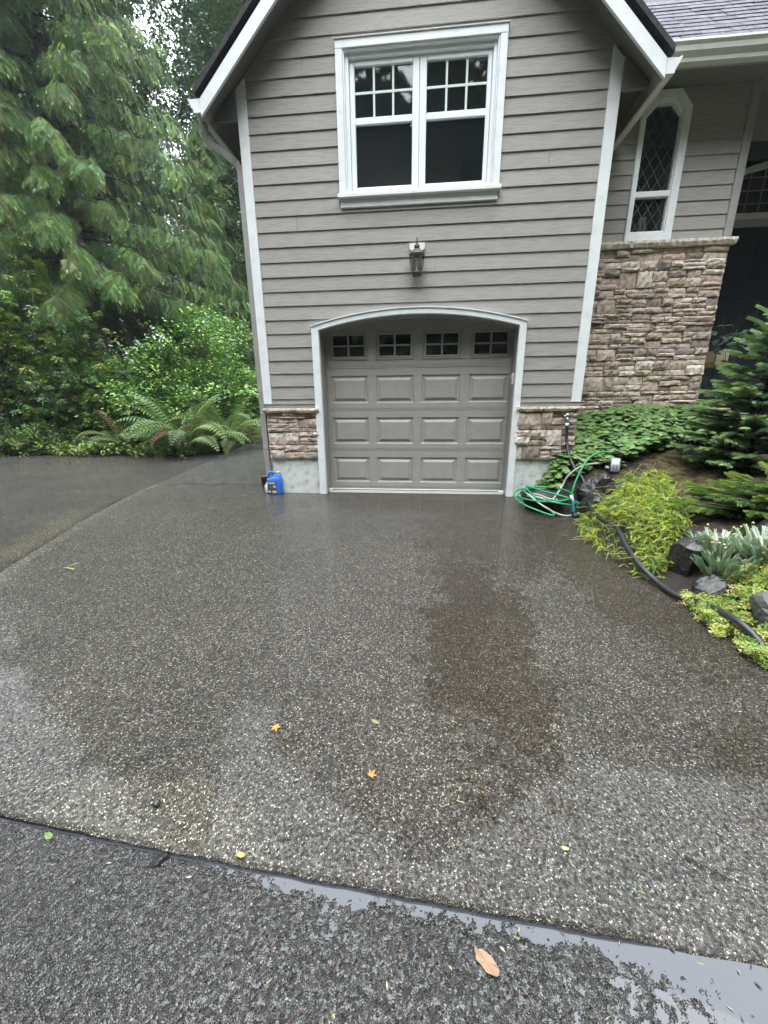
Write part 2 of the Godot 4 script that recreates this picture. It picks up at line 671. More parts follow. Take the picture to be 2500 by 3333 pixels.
func ground() -> void:
	var far_st := start()
	quad(far_st, Vector3(-400, 0, -400), Vector3(400, 0, -400), Vector3(400, 0, 400), Vector3(-400, 0, 400), UPV)
	var earth := tri_map(plain(0.045, 0.038, 0.028, 0.95), 0.7, M.soil.albedo_texture, M.soil.normal_texture, 1.0)
	structure("ground", done(far_st), earth, "dark earth under the wood and the slabs", Vector3(0, -0.07, 0))
	# main slab, from the garage door to the ragged front joint
	var main := sheet(300, 300, func(u: float, v: float) -> Vector3:
		var x := lerpf(-4.0, 3.2, u)
		var z := lerpf(-0.44, front_edge(x), v)
		x = lerpf(groove(z) + 0.016, 3.2, u)
		z = lerpf(-0.44, front_edge(x), v)
		return Vector3(x, 0.0022 * na.get_noise_2d(x * 1.1, z * 1.1) - 0.0105 * smoothstep(0.03, 0.0, front_edge(x) - z + 0.006 * na.get_noise_1d(x * 30.0)) * smoothstep(0.58, 0.72, x), z), slab_tint, 0.06)
	structure("driveway_slab", main, M.pavement, "wet exposed-aggregate driveway slab before the garage door")
	# slab left of the long joint
	var left := sheet(150, 150, func(u: float, v: float) -> Vector3:
		var z := lerpf(-3.6, 7.0, v)
		return Vector3(lerpf(-16.0, groove(z) - 0.016, u * u * 0.3 + u * 0.7), -0.006 + 0.003 * na.get_noise_2d(u * 8.0, z), z), func(p: Vector3) -> Color:
		var k := 0.46 + 0.18 * na.get_noise_2d(p.x * 0.8, p.z * 0.8) + 0.14 * na.get_noise_2d(p.x * 4.0, p.z * 4.0)
		var c := Color(k, k * 0.94, k * 0.88)
		return c.lerp(Color(0.9, 0.8, 0.54), patch(p, groove(p.z) - 0.22, 1.9, 0.13, 1.5, 0.7) * 0.6), 0.05)
	structure("side_slab", left, M.pavement, "wet aggregate slab left of the long curved joint")
	# walk along the side of the house
	var walk := sheet(16, 60, func(u: float, v: float) -> Vector3:
		var z := lerpf(-9.0, -0.455, v)
		return Vector3(lerpf(groove(z) + 0.012, -1.9, u), -0.004, z), func(p: Vector3) -> Color:
		var k := 0.72 + 0.2 * na.get_noise_2d(p.x * 2.0, p.z * 2.0)
		return Color(k, k, k), 0.05)
	structure("side_path", walk, M.pavement, "aggregate path running back along the side of the house")
	lower_slab()


func lower_surface(x: float, z: float) -> float:
	# real relief: stones a centimetre across stand out of the wash; the right-hand part lies lower
	var g: float = V.cell.get_noise_2d(x * 1000.0, z * 1000.0)
	var dome := clampf(-g * 1.6 + 0.1, -0.4, 1.0)
	var size := 0.6 + 0.55 * nb.get_noise_2d(x * 37.0, z * 37.0)
	var dz := z - front_edge(x)
	var low := 0.0044 * smoothstep(0.12, 1.0, x + (dz - 0.12) * 0.8 + 0.16 * na.get_noise_2d(x * 4.0, z * 4.0))
	low += 0.0026 * smoothstep(0.05, 0.012, dz + 0.02 * na.get_noise_2d(x * 9.0, z * 9.0)) * smoothstep(-0.85, -0.3, x)
	low += 0.0016 * smoothstep(0.16, 0.03, Vector2((x + 0.16) * 0.8, dz - 0.05).length())
	return -0.0099 - low + 0.0022 * dome * size + 0.0007 * nb.get_noise_2d(x * 240.0, z * 240.0) + 0.0011 * na.get_noise_2d(x * 5.0, z * 5.0) - 0.0012 * smoothstep(-0.2, -0.8, x) * 0.0


func lower_slab() -> void:
	var f := FastNoiseLite.new()
	f.noise_type = FastNoiseLite.TYPE_CELLULAR
	f.fractal_type = FastNoiseLite.FRACTAL_NONE
	f.seed = 8
	f.frequency = 0.15
	f.cellular_return_type = FastNoiseLite.RETURN_DISTANCE
	V.cell = f
	# finely modelled where it is near the camera, plain around it
	var fine := sheet(860, 200, func(u: float, v: float) -> Vector3:
		var x := lerpf(-1.35, 1.3, u)
		var z0 := front_edge(x) + 0.007
		var z := lerpf(z0, z0 + 0.56, v)
		return Vector3(x, lower_surface(x, z), z), func(p: Vector3) -> Color:
		var k := 0.26 + 0.08 * na.get_noise_2d(p.x * 2.0, p.z * 2.0) + 0.12 * na.get_noise_2d(p.x * 40.0, p.z * 40.0)
		return Color(k * 1.0, k * 0.96, k * 0.96), 0.03)
	structure("lower_slab", fine, M.pavement_wet, "soaked aggregate slab below the front joint, stones standing in water")
	for side in [[-9.0, -1.352], [1.302, 6.0]]:
		var plain_part := sheet(40, 30, func(u: float, v: float) -> Vector3:
			var x := lerpf(side[0], side[1], u)
			var z0 := front_edge(x) + 0.007
			return Vector3(x, -0.012, lerpf(z0, z0 + 4.0, v)), func(_p: Vector3) -> Color: return Color(0.3, 0.29, 0.29), 0.03)
		structure("lower_slab", plain_part, M.pavement_wet, "soaked aggregate slab beyond the modelled stones")
	var near := sheet(20, 20, func(u: float, v: float) -> Vector3:
		var x := lerpf(-1.352, 1.302, u)
		var z0 := front_edge(x) + 0.569
		return Vector3(x, -0.012, lerpf(z0, z0 + 3.2, v)), func(_p: Vector3) -> Color: return Color(0.3, 0.29, 0.29), 0.03)
	structure("lower_slab", near, M.pavement_wet, "soaked aggregate slab under the photographer")
	# standing rain water: level sheet that the stones pierce
	var water := sheet(60, 24, func(u: float, v: float) -> Vector3:
		var x := lerpf(-1.34, 1.3, u)
		var z0 := front_edge(x) - 0.004
		return Vector3(x, -0.0112, lerpf(z0, z0 + 0.57, v)), func(_p: Vector3) -> Color: return Color.WHITE, 0.0)
	structure("puddle", water, M.water, "rain water lying along the joint and over the low right-hand side")


var EZ := [-0.2, 0.0, 0.25, 0.45, 0.6, 0.9, 1.2, 1.6, 2.0, 2.5, 2.8, 3.1, 3.4, 4.5, 7.0]
var EX := [1.42, 1.42, 1.42, 1.75, 1.86, 1.85, 1.68, 1.6, 1.6, 1.7, 1.75, 1.72, 1.76, 1.95, 2.6]


func bed_edge(z: float) -> float:
	return table(EZ, EX, z)


func land(x: float, z: float) -> float:
	var d := x - bed_edge(z)
	return 0.30 * smoothstep(0.0, 0.45, d) + 0.2 * smoothstep(0.3, 1.6, d) + 0.4 * smoothstep(0.7, -0.9, z) * smoothstep(0.0, 0.6, d)


func garden_terrain() -> void:
	var st := sheet(110, 120, func(u: float, v: float) -> Vector3:
		var z := lerpf(-0.97, 7.0, v)
		var x := lerpf(bed_edge(z) - 0.05, 8.0, u * u * 0.6 + u * 0.4)
		var y := land(x, z)
		y += (0.02 * na.get_noise_2d(x * 4.0, z * 4.0) + 0.012 * na.get_noise_2d(x * 13.0, z * 13.0)) * smoothstep(0.0, 0.08, x - bed_edge(z)) + 0.006
		if x < bed_edge(z):
			y = -0.03
		return Vector3(x, y, z), func(p: Vector3) -> Color:
		var k := 0.8 + 0.4 * na.get_noise_2d(p.x * 9.0, p.z * 9.0)
		var moss := smoothstep(-0.05, 0.15, na.get_noise_2d(p.x * 2.6 + 3.0, p.z * 2.6) + 0.5 * na.get_noise_2d(p.x * 14.0, p.z * 14.0)) * smoothstep(0.3, 0.42, p.y)
		return Color(0.05 * k, 0.036 * k, 0.026 * k).lerp(Color(0.20 * k, 0.17 * k, 0.055 * k), moss), 0.1)
	structure("garden_bed", st, M.soil, "mossy brown garden soil rising to the stone wall")


# ---------------------------------------------------------------- house
func arch_y(x: float, drop := 0.0) -> float:
	var dx := x + 0.0235
	return 2.07 - drop + sqrt(maxf(0.0, 4.68 * 4.68 - dx * dx)) - 4.506


func arch_path(x0: float, x1: float, drop: float, n := 24) -> Array:
	var out := []
	for i in n + 1:
		var x := lerpf(x0, x1, float(i) / n)
		out.append(Vector2(x, arch_y(x, drop)))
	return out


func siding(wall: Node, area: PackedVector2Array, holes: Array, first: float, low: float, high: float, z: float) -> void:
	var step := 0.15327
	var yb := first
	while yb < high:
		var bottom := maxf(yb, low)
		var cut: Array = Geometry2D.intersect_polygons(rect(-12, 12, bottom, yb + step - 0.0015), area)
		var drops := holes.duplicate()
		if rng.randf() < 0.55:
			var jx := r(-1.5, 3.4)
			drops.append(rect(jx, jx + 0.0025, 0, 20))
		for hole in drops:
			var next := []
			for p in cut:
				next.append_array(Geometry2D.clip_polygons(p, hole))
			cut = next
		for p in cut:
			if Geometry2D.is_polygon_clockwise(p) or absf(area_of(p)) < 0.0004:
				continue
			put(wall, "plank", plank(p, yb, step, z), M["siding%d" % (rng.randi() % 3)])
		yb += step


func area_of(p: PackedVector2Array) -> float:
	var s := 0.0
	for i in p.size():
		var q := p[(i + 1) % p.size()]
		s += p[i].x * q.y - q.x * p[i].y
	return s * 0.5


func plank(poly: PackedVector2Array, yb: float, step: float, z: float) -> ArrayMesh:
	var st := start()
	var off := Vector2(r(0, 9), r(0, 9))
	var warp := r(-0.0012, 0.0012)
	var f := func(p: Vector2, front: bool) -> Vector3:
		return Vector3(p.x, p.y, z + (0.019 - 0.013 * (p.y - yb) / step + warp * sin(p.x * 2.0) if front else 0.001))
	var ix := Geometry2D.triangulate_polygon(poly)
	var face := func(a: Vector3, b: Vector3, c: Vector3, out: Vector3) -> void:
		if (a - c).cross(a - b).dot(out) < 0.0:
			var t := b
			b = c
			c = t
		for v in [a, b, c]:
			st.set_uv(Vector2(v.x, v.y) + off)
			st.add_vertex(v)
	for i in range(0, ix.size(), 3):
		face.call(f.call(poly[ix[i]], true), f.call(poly[ix[i + 1]], true), f.call(poly[ix[i + 2]], true), Vector3.BACK)
	for i in poly.size():
		var a := poly[i]
		var b := poly[(i + 1) % poly.size()]
		var out := Vector3(b.y - a.y, a.x - b.x, 0)
		face.call(f.call(a, false), f.call(b, false), f.call(b, true), out)
		face.call(f.call(a, false), f.call(b, true), f.call(a, true), out)
	return done(st)


func stone_variants() -> void:
	V.stones = []
	for s in 14:
		var g := RandomNumberGenerator.new()
		g.seed = 100 + s
		var nx := 6
		var ny := 3
		var st := start()
		var P := []
		var tilt := Vector2(g.randf_range(-0.25, 0.25), g.randf_range(-0.12, 0.3))
		for j in ny + 1:
			var line := []
			for i in nx + 1:
				var x := float(i) / nx - 0.5
				var y := float(j) / ny - 0.5
				var edge := i == 0 or j == 0 or i == nx or j == ny
				var z := 0.8 + tilt.x * x + tilt.y * y + g.randf_range(-0.12, 0.12)
				if edge:
					z -= g.randf_range(0.12, 0.34)
					x += g.randf_range(-0.012, 0.004) * signf(x) if i == 0 or i == nx else g.randf_range(-0.02, 0.02)
					y += g.randf_range(-0.07, 0.012) * signf(y) if j == 0 or j == ny else g.randf_range(-0.04, 0.04)
				else:
					x += g.randf_range(-0.03, 0.03)
					y += g.randf_range(-0.08, 0.08)
				line.append(Vector3(x, y, z))
			P.append(line)
		for j in ny:
			for i in nx:
				quad(st, P[j][i], P[j][i + 1], P[j + 1][i + 1], P[j + 1][i], Vector3.BACK)
		var rim := []
		for i in nx:
			rim.append([P[0][i], P[0][i + 1], Vector3.DOWN])
			rim.append([P[ny][i], P[ny][i + 1], Vector3.UP])
		for j in ny:
			rim.append([P[j][0], P[j + 1][0], Vector3.LEFT])
			rim.append([P[j][nx], P[j + 1][nx], Vector3.RIGHT])
		for e in rim:
			var a: Vector3 = e[0]
			var b: Vector3 = e[1]
			quad(st, a, b, Vector3(b.x, b.y, 0), Vector3(a.x, a.y, 0), e[2])
		V.stones.append(done(st))


func stone(wall: Node, x0: float, x1: float, y0: float, y1: float, z: float) -> void:
	var d := r(0.02, 0.075)
	var o := put(wall, "stone", pick(V.stones), pick(M.stone), Vector3((x0 + x1) * 0.5, (y0 + y1) * 0.5, z), Vector3(0, 0, r(-0.012, 0.012)), Vector3(x1 - x0 - 0.005, y1 - y0 - 0.004, d))
	if rng.randf() < 0.5:
		o.rotation.z += PI
	o.name = "stone"


func veneer(wall: Node, x0: float, x1: float, y0: float, y1: float, z: float) -> void:
	# ledgestone: bands of blocks, each block split into one to three uneven courses
	var y := y0
	while y < y1 - 0.02:
		var h: float = pick([0.12, 0.15, 0.17, 0.2])
		if y1 - y - h < 0.07:
			h = y1 - y
		var x := x0
		while x < x1 - 0.01:
			var w := r(0.18, 0.46)
			if x1 - x - w < 0.12:
				w = x1 - x
			var kind := rng.randf()
			var rows := [0.0, 1.0]
			if kind < 0.62:
				rows = [0.0, r(0.32, 0.68), 1.0]
			elif kind < 0.85:
				rows = [0.0, r(0.26, 0.38), r(0.6, 0.75), 1.0]
			for k in rows.size() - 1:
				var ya: float = y + h * rows[k]
				var yb: float = y + h * rows[k + 1]
				if w > 0.28 and rng.randf() < (0.75 if rows.size() > 2 else 0.9) or w > 0.4:
					var xm := x + w * r(0.3, 0.7)
					stone(wall, x, xm, ya, yb, z)
					stone(wall, xm, x + w, ya, yb, z)
				else:
					stone(wall, x, x + w, ya, yb, z)
			x += w
		y += h


func cap(parent: Node, x0: float, x1: float, y0: float, y1: float, z0: float, z1: float) -> void:
	var x := x0
	while x < x1 - 0.02:
		var w := r(0.34, 0.5)
		if x1 - x - w < 0.2:
			w = x1 - x
		var st := start()
		var n := int(w / 0.03)
		var prev := []
		for i in n + 1:
			var px := x + w * float(i) / n + (0.002 if i == 0 else (-0.002 if i == n else 0.0))
			var j := r(-0.012, 0.006)
			var ring := [Vector3(px, y1, z0), Vector3(px, y1 - r(0.0, 0.003), z1 - 0.006 + j * 0.4), Vector3(px, lerpf(y0, y1, 0.55) + r(-0.006, 0.006), z1 + j), Vector3(px, y0 + r(-0.004, 0.006), z1 - 0.022 + r(-0.008, 0.006)), Vector3(px, y0, z0)]
			if prev:
				for k in 4:
					quad(st, prev[k], ring[k], ring[k + 1], prev[k + 1], [UPV, Vector3(0, 0.6, 1), Vector3(0, -0.4, 1), Vector3.DOWN][k])
			if i == 0 or i == n:
				for k in [1, 2, 3]:
					tri(st, ring[0], ring[k], ring[k + 1], Vector3(-1 if i == 0 else 1, 0, 0))
			prev = ring
		put(parent, "cap_stone", done(st), M.capstone)
		x += w


func ring_mesh(w: float, h: float, rings: Array, fill: bool) -> ArrayMesh:
	var st := start()
	for k in rings.size() - 1:
		var a: Vector2 = rings[k]
		var b: Vector2 = rings[k + 1]
		var A := corners(w, h, a)
		var B := corners(w, h, b)
		for i in 4:
			var j := (i + 1) % 4
			quad(st, A[i], A[j], B[j], B[i], Vector3.BACK)
	if fill:
		var C := corners(w, h, rings[-1])
		quad(st, C[0], C[1], C[2], C[3], Vector3.BACK)
	return done(st)


func corners(w: float, h: float, a: Vector2) -> Array:
	var x := w * 0.5 - a.x
	var y := h * 0.5 - a.x
	return [Vector3(-x, -y, a.y), Vector3(x, -y, a.y), Vector3(x, y, a.y), Vector3(-x, y, a.y)]


func joined_boxes(list: Array, b := 0.004) -> ArrayMesh:
	var st := start()
	for e in list:
		chamfer_box(st, Vector3(e[0] + e[1], e[2] + e[3], e[4] + e[5]) * 0.5, Vector3(e[1] - e[0], e[3] - e[2], e[5] - e[4]), b)
	return done(st)


func house() -> void:
	stone_variants()
	var hs := thing("house", "taupe lap-sided house with a gabled garage wing and stone veneer", "house")
	# --- garage wing: shell
	var gable := PackedVector2Array([Vector2(-1.95, 1.18), Vector2(1.93, 1.18), Vector2(1.93, 4.425), Vector2(XC, 6.31), Vector2(-1.95, 4.42)])
	var fw := put(hs, "front_wall", joined_boxes([[-1.94, -1.235, 0.5, 2.3, -0.12, -0.002], [1.2, 1.92, 0.5, 2.3, -0.12, -0.002], [-1.94, 1.92, 2.3, 3.4, -0.12, -0.002], [-1.94, -0.8, 3.4, 4.4, -0.12, -0.002], [0.75, 1.92, 3.4, 4.4, -0.12, -0.002], [-1.6, 1.6, 4.6, 4.75, -0.12, -0.002], [-1.5, -0.8, 4.4, 4.6, -0.12, -0.002], [0.75, 1.5, 4.4, 4.6, -0.12, -0.002], [-1.3, 1.3, 4.75, 5.05, -0.12, -0.002], [-0.9, 0.9, 5.05, 5.4, -0.12, -0.002]], 0.0005), M.sheath)
	var opening := PackedVector2Array([Vector2(-1.27, 0), Vector2(1.223, 0)])
	opening.append_array(PackedVector2Array(arch_path(1.223, -1.27, 0.02)))
	siding(fw, gable, [opening, rect(-0.87, 0.822, 3.28, 4.69)], 1.239 - 0.15327, 1.183, 5.1, 0.0)
	put(hs, "shell_wall", joined_boxes([[-1.945, -1.85, 0.0, 4.35, -6.0, -0.121], [1.83, 1.93, 0.0, 4.35, -6.0, -0.121], [-1.849, 1.829, 0.0, 4.35, -6.1, -6.0]], 0.001), M.taupe)
	put(hs, "ceiling", joined_boxes([[-1.845, 1.825, 2.55, 2.6, -5.99, -0.122]], 0.001), M.room)
	# foundation, veneer, cap, water table
	for s in [[-1.935, -1.232], [1.192, 1.925]]:
		bx(hs, "foundation", M.concrete, s[0], s[1], -0.06, 0.5, -0.14, -0.012, 0.006)
		var back := bx(hs, "stone_veneer", M.mortar, s[0] + 0.004, s[1] - 0.004, 0.497, 1.068, -0.06, 0.006, 0.002)
		var holder: Node = back
		holder.position -= Vector3.ZERO
		var shift := back.position
		var before := back.get_child_count()
		veneer(back, s[0] - 0.012 if s[0] < 0 else s[0] + 0.005, s[1] - 0.005 if s[0] < 0 else s[1] + 0.012, 0.485, 1.066, 0.004)
		for i in range(before, back.get_child_count()):
			back.get_child(i).position -= shift
		cap(hs, s[0] - 0.035 if s[0] < 0 else s[0] + 0.008, s[1] - 0.006 if s[0] < 0 else s[1] + 0.06, 1.07, 1.128, -0.02, 0.085)
		bx(hs, "water_table", M.taupe, s[0] - 0.02 if s[0] < 0 else s[0] + 0.045, s[1] - 0.04 if s[0] < 0 else s[1] + 0.02, 1.131, 1.172, -0.01, 0.036)
		bx(hs, "drip_cap", M.taupe, s[0] - 0.025 if s[0] < 0 else s[0] + 0.045, s[1] - 0.04 if s[0] < 0 else s[1] + 0.025, 1.174, 1.181, -0.01, 0.048, 0.002)
	# corner boards
	for s in [[-1.9553, -1.8597, 4.475, 4.39], [1.8352, 1.9365, 4.375, 4.475]]:
		put(hs, "corner_board", prism_mesh([Vector2(s[0], 1.183), Vector2(s[1], 1.183), Vector2(s[1], s[2] if s[0] < 0 else s[2]), Vector2(s[0], s[3])], 0.003, 0.034), M.white)
		var sx: float = s[0] if s[0] < 0 else s[1]
		bx(hs, "corner_board", M.white, sx - 0.012 if s[0] < 0 else sx + 0.001, sx - 0.001 if s[0] < 0 else sx + 0.012, 1.183, 4.38, -0.09, 0.032, 0.002)
	garage_opening(hs)
	big_window(hs)
	gable_roof(hs)
	main_wing(hs)
	wall_lantern()


func garage_opening(hs: Node3D) -> void:
	var outline := [Vector2(-1.2, 0.004), Vector2(-1.287, 0.004)]
	outline.append_array(arch_path(-1.287, 1.2405, 0.0))
	outline.append_array([Vector2(1.2405, 0.004), Vector2(1.163, 0.004)])
	outline.append_array(arch_path(1.163, -1.2, 0.058))
	put(hs, "arch_trim", prism_mesh(outline, -0.02, 0.05), M.white)
	var lip := arch_path(-1.297, 1.2505, -0.014)
	lip.append_array(arch_path(1.2505, -1.297, -0.002))
	put(hs, "arch_lip", prism_mesh(lip, 0.0, 0.062), M.white)
	var ceil_path := arch_path(-1.225, 1.188, 0.025)
	ceil_path.append_array(arch_path(1.188, -1.225, 0.062))
	put(hs, "arch_soffit", prism_mesh(ceil_path, -0.262, -0.021), M.taupe)
	var head := []
	for q in arch_path(-1.225, 1.188, 0.03):
		head.append(Vector2(q.x, maxf(q.y, 2.08)))
	head.append_array([Vector2(1.188, 2.057), Vector2(-1.225, 2.057)])
	put(hs, "header", prism_mesh(head, -0.30, -0.2625), M.taupe)
	bx(hs, "jamb", M.taupe, -1.233, -1.203, 0.0, 2.056, -0.262, -0.021)
	bx(hs, "jamb", M.taupe, 1.166, 1.19, 0.0, 2.056, -0.262, -0.021)
	bx(hs, "stop_moulding", M.taupe, -1.202, -1.188, 0.0, 2.055, -0.266, -0.235)
	bx(hs, "stop_moulding", M.taupe, 1.151, 1.165, 0.0, 2.055, -0.266, -0.235)
	# door: four sections, twelve raised panels, four windows
	var door := put(hs, "garage_door", joined_boxes([[-1.24, 1.2, -0.01, 2.3, -0.36, -0.33]], 0.001), M.seam)
	var cols := [-0.897, -0.298, 0.298, 0.900]
	var pw := 0.495
	var ph := 0.345
	for k in 4:
		var y0 := 0.014 + k * 0.5334
		var list := []
		var xs := [-1.236]
		for c in cols:
			xs.append(c - pw * 0.5)
			xs.append(c + pw * 0.5)
		xs.append(1.2)
		for i in range(0, xs.size(), 2):
			list.append([xs[i], xs[i + 1], y0 + 0.098, y0 + 0.443, -0.325, -0.27])
		list.append([-1.236, 1.2, y0 + 0.028, y0 + 0.098, -0.325, -0.27])
		list.append([-1.236, 1.2, y0 + 0.443, y0 + 0.502, -0.325, -0.27])
		list.append([-1.236, 1.2, y0, y0 + 0.0275, -0.325, -0.274])
		list.append([-1.236, 1.2, y0 + 0.5025, y0 + 0.529, -0.325, -0.275])
		put(door, "section", joined_boxes(list, 0.0012), M.door)
		for c in cols:
			var mid := Vector3(c, y0 + 0.2705, -0.27)
			if k < 3:
				put(door, "raised_panel", ring_mesh(pw, ph, [Vector2(0, -0.002), Vector2(0.014, -0.016), Vector2(0.03, -0.016), Vector2(0.034, -0.012), Vector2(0.062, 0.004), Vector2(0.066, 0.004)], true), M.door, mid)
			else:
				put(door, "window_frame", ring_mesh(pw, ph, [Vector2(0, -0.002), Vector2(0.002, 0.01), Vector2(0.012, 0.014), Vector2(0.02, 0.004), Vector2(0.024, -0.004), Vector2(0.03, 0.008), Vector2(0.046, 0.008), Vector2(0.05, -0.03)], false), M.door, mid)
				put(door, "pane", cbox(Vector3(pw - 0.09, ph - 0.09, 0.004), 0.0005), M.glass, mid + Vector3(0, 0, -0.02))
				put(door, "muntin", cbox(Vector3(0.022, ph - 0.1, 0.02), 0.004), M.door, mid + Vector3(0, 0, -0.004))
				put(door, "muntin", cbox(Vector3(pw - 0.1, 0.02, 0.018), 0.004), M.door, mid + Vector3(0, 0, -0.004))
	bx(door, "bottom_seal", M.vinyl, -1.2, 1.16, 0.0, 0.013, -0.30, -0.262, 0.003)
	var pad := bx(hs, "door_keypad", M.offwhite, 1.145, 1.165, 1.385, 1.52, -0.1, -0.045, 0.006)
	put(pad, "cover", cbox(Vector3(0.008, 0.05, 0.04), 0.003), M.white, Vector3(-0.013, 0.03, 0))
	# slotted trench drain across the threshold
	var t := thing("trench_drain", "white slotted trench drain across the garage threshold", "drain", Vector3(-0.02, 0, -0.13))
	var rails := [[-1.17, 1.17, 0.002, 0.008, -0.062, -0.045], [-1.17, 1.17, 0.002, 0.008, 0.045, 0.062]]
	put(t, "frame", joined_boxes(rails, 0.001), M.offwhite)
	put(t, "channel", cbox(Vector3(2.33, 0.004, 0.09), 0.0005), M.seam, Vector3(0, 0.0025, 0))
	for i in 78:
		put(t, "bar", cbox(Vector3(0.0165, 0.005, 0.09), 0.001), M.offwhite, Vector3(-1.155 + 0.03 * i, 0.0072, 0))
	for sx in [-1.19, 1.135]:
		bx(hs, "trim_foot", M.white, sx - 0.03, sx + 0.03, 0.002, 0.03, -0.2, -0.12)


func big_window(hs: Node3D) -> void:
	var w := put(hs, "window", joined_boxes([[-0.882, -0.807, 3.392, 4.628, 0.004, 0.05], [0.758, 0.833, 3.392, 4.628, 0.004, 0.05], [-0.882, 0.833, 4.629, 4.70, 0.004, 0.05]]), M.white)
	bx(w, "drip_cap", M.white, -0.892, 0.843, 4.701, 4.709, 0.0, 0.062, 0.002)
	put(w, "inner_bead", joined_boxes([[-0.806, -0.792, 3.392, 4.614, 0.0, 0.036], [0.743, 0.757, 3.392, 4.614, 0.0, 0.036], [-0.806, 0.757, 4.615, 4.628, 0.0, 0.036]], 0.002), M.white)
	put(w, "frame", joined_boxes([[-0.802, -0.752, 3.36, 4.625, -0.1, -0.001], [0.706, 0.752, 3.36, 4.625, -0.1, -0.001], [-0.751, 0.705, 4.575, 4.625, -0.1, -0.001], [-0.751, 0.705, 3.36, 3.43, -0.1, -0.001]], 0.003), M.vinyl)
	bx(w, "sill", M.white, -0.897, 0.852, 3.348, 3.389, -0.01, 0.085, 0.005)
	bx(w, "apron", M.white, -0.872, 0.825, 3.268, 3.347, 0.004, 0.04, 0.004)
	for s in [[-0.75, -0.0235, -0.697, -0.095], [-0.0205, 0.704, 0.052, 0.66]]:
		put(w, "sash", joined_boxes([[s[0], s[2], 3.431, 4.574, -0.08, -0.03], [s[3], s[1], 3.431, 4.574, -0.08, -0.03], [s[2], s[3], 4.521, 4.574, -0.08, -0.03], [s[2], s[3], 3.431, 3.478, -0.08, -0.03]], 0.006), M.vinyl)
		bx(w, "meeting_rail", M.vinyl, s[2], s[3], 4.036, 4.1, -0.075, -0.034, 0.006)
		bx(w, "pane", M.glass, s[2], s[3], 3.478, 4.036, -0.062, -0.058, 0.0003)
		bx(w, "pane", M.glass, s[2], s[3], 4.1, 4.521, -0.056, -0.052, 0.0003)
		var span: float = s[3] - s[2]
		for i in [1, 2]:
			bx(w, "muntin", M.grille, s[2] + span * i / 3.0 - 0.011, s[2] + span * i / 3.0 + 0.011, 4.1, 4.521, -0.051, -0.046, 0.001)
		bx(w, "muntin", M.grille, s[2], s[3], 4.299, 4.321, -0.0515, -0.0445, 0.001)


func gutter_mesh(length: float) -> ArrayMesh:
	# K profile in x (outwards) and y, extruded along z
	return prism_mesh([Vector2(0, 0.01), Vector2(0, 0.115), Vector2(0.008, 0.115), Vector2(0.01, 0.1), Vector2(0.105, 0.1), Vector2(0.108, 0.122), Vector2(0.125, 0.124), Vector2(0.128, 0.112), Vector2(0.118, 0.108), Vector2(0.112, 0.085), Vector2(0.095, 0.05), Vector2(0.08, 0.03), Vector2(0.075, 0.0), Vector2(0.004, 0.0)], -length, 0.0)


func gable_roof(hs: Node3D) -> void:
	var roof := put(hs, "roof", roof_slab(4.135, 4.19, 2.232, 0.272, -7.0), M.soffit)
	put(roof, "shingle_layer", roof_slab(4.155, 4.25, 2.272, 0.325, -7.0, 4.195), M.shingle_edge)
	for s in [-1.0, 1.0]:
		var apex := 4.174 + 2.229 * SLOPE
		put(roof, "rake_board", prism_mesh([Vector2(XC + s * 2.229, 4.03), Vector2(XC + s * 2.229, 4.172), Vector2(XC + s * 0.001, apex), Vector2(XC + s * 0.001, apex - 0.15)], 0.273, 0.302), M.white)
		put(roof, "rake_backer", prism_mesh([Vector2(XC + s * 2.2, 4.075), Vector2(XC + s * 2.2, 4.16), Vector2(XC + s * 0.001, apex - 0.05), Vector2(XC + s * 0.001, apex - 0.13)], 0.235, 0.2725), M.soffit)
		var back := -0.9 if s > 0 else -7.0
		bx(roof, "fascia", M.taupe, XC + s * 2.2195 - 0.0105, XC + s * 2.2195 + 0.0105, 4.035, 4.165, back, 0.271, 0.002)
		var g := put(roof, "gutter", gutter_mesh(0.3 - back), M.offwhite, Vector3(XC + s * 2.232, 4.06, 0.298))
		if s < 0:
			g.rotation.y = PI
			g.position.z = back
			g.mesh = gutter_mesh(0.298 - back)
		put(roof, "end_cap", prism_mesh([Vector2(0, 0.0), Vector2(0, 0.115), Vector2(s * 0.105, 0.112), Vector2(s * 0.128, 0.125), Vector2(s * 0.112, 0.085), Vector2(s * 0.08, 0.03), Vector2(s * 0.075, 0.0)], 0.0, 0.003), M.white, Vector3(XC + s * 2.232, 4.06, 0.2985))
		# soffit boards close the eaves up to the wall
		put(roof, "lookout", prism_mesh([Vector2(XC + s * 2.2, 4.11), Vector2(XC + s * 1.96, 4.11), Vector2(XC + s * 1.96, 4.37), Vector2(XC + s * 2.2, 4.14)], 0.02, 0.06), M.soffit)
	# downspout on the left corner
	var ds := [Vector3(-2.30, 4.065, 0.14), Vector3(-2.30, 3.98, 0.14), Vector3(-2.27, 3.9, 0.12), Vector3(-2.1, 3.80, 0.02), Vector3(-2.045, 3.77, -0.02), Vector3(-2.012, 3.70, -0.035), Vector3(-2.012, 3.55, -0.035), Vector3(-2.012, 1.9, -0.035), Vector3(-2.012, 0.1, -0.035)]
	var st := start()
	square_pipe(st, ds, 0.034, 0.027)
	var spout := put(hs, "downspout", done(st), M.taupe)
	for y in [1.35, 0.62]:
		put(spout, "sleeve", cbox(Vector3(0.074, 0.05, 0.06), 0.003), M.taupe, Vector3(-2.012, y, -0.035))
	put(spout, "boot", cbox(Vector3(0.12, 0.2, 0.12), 0.02), M.black, Vector3(-2.06, 0.14, -0.06), Vector3(0, 0, 0.12))


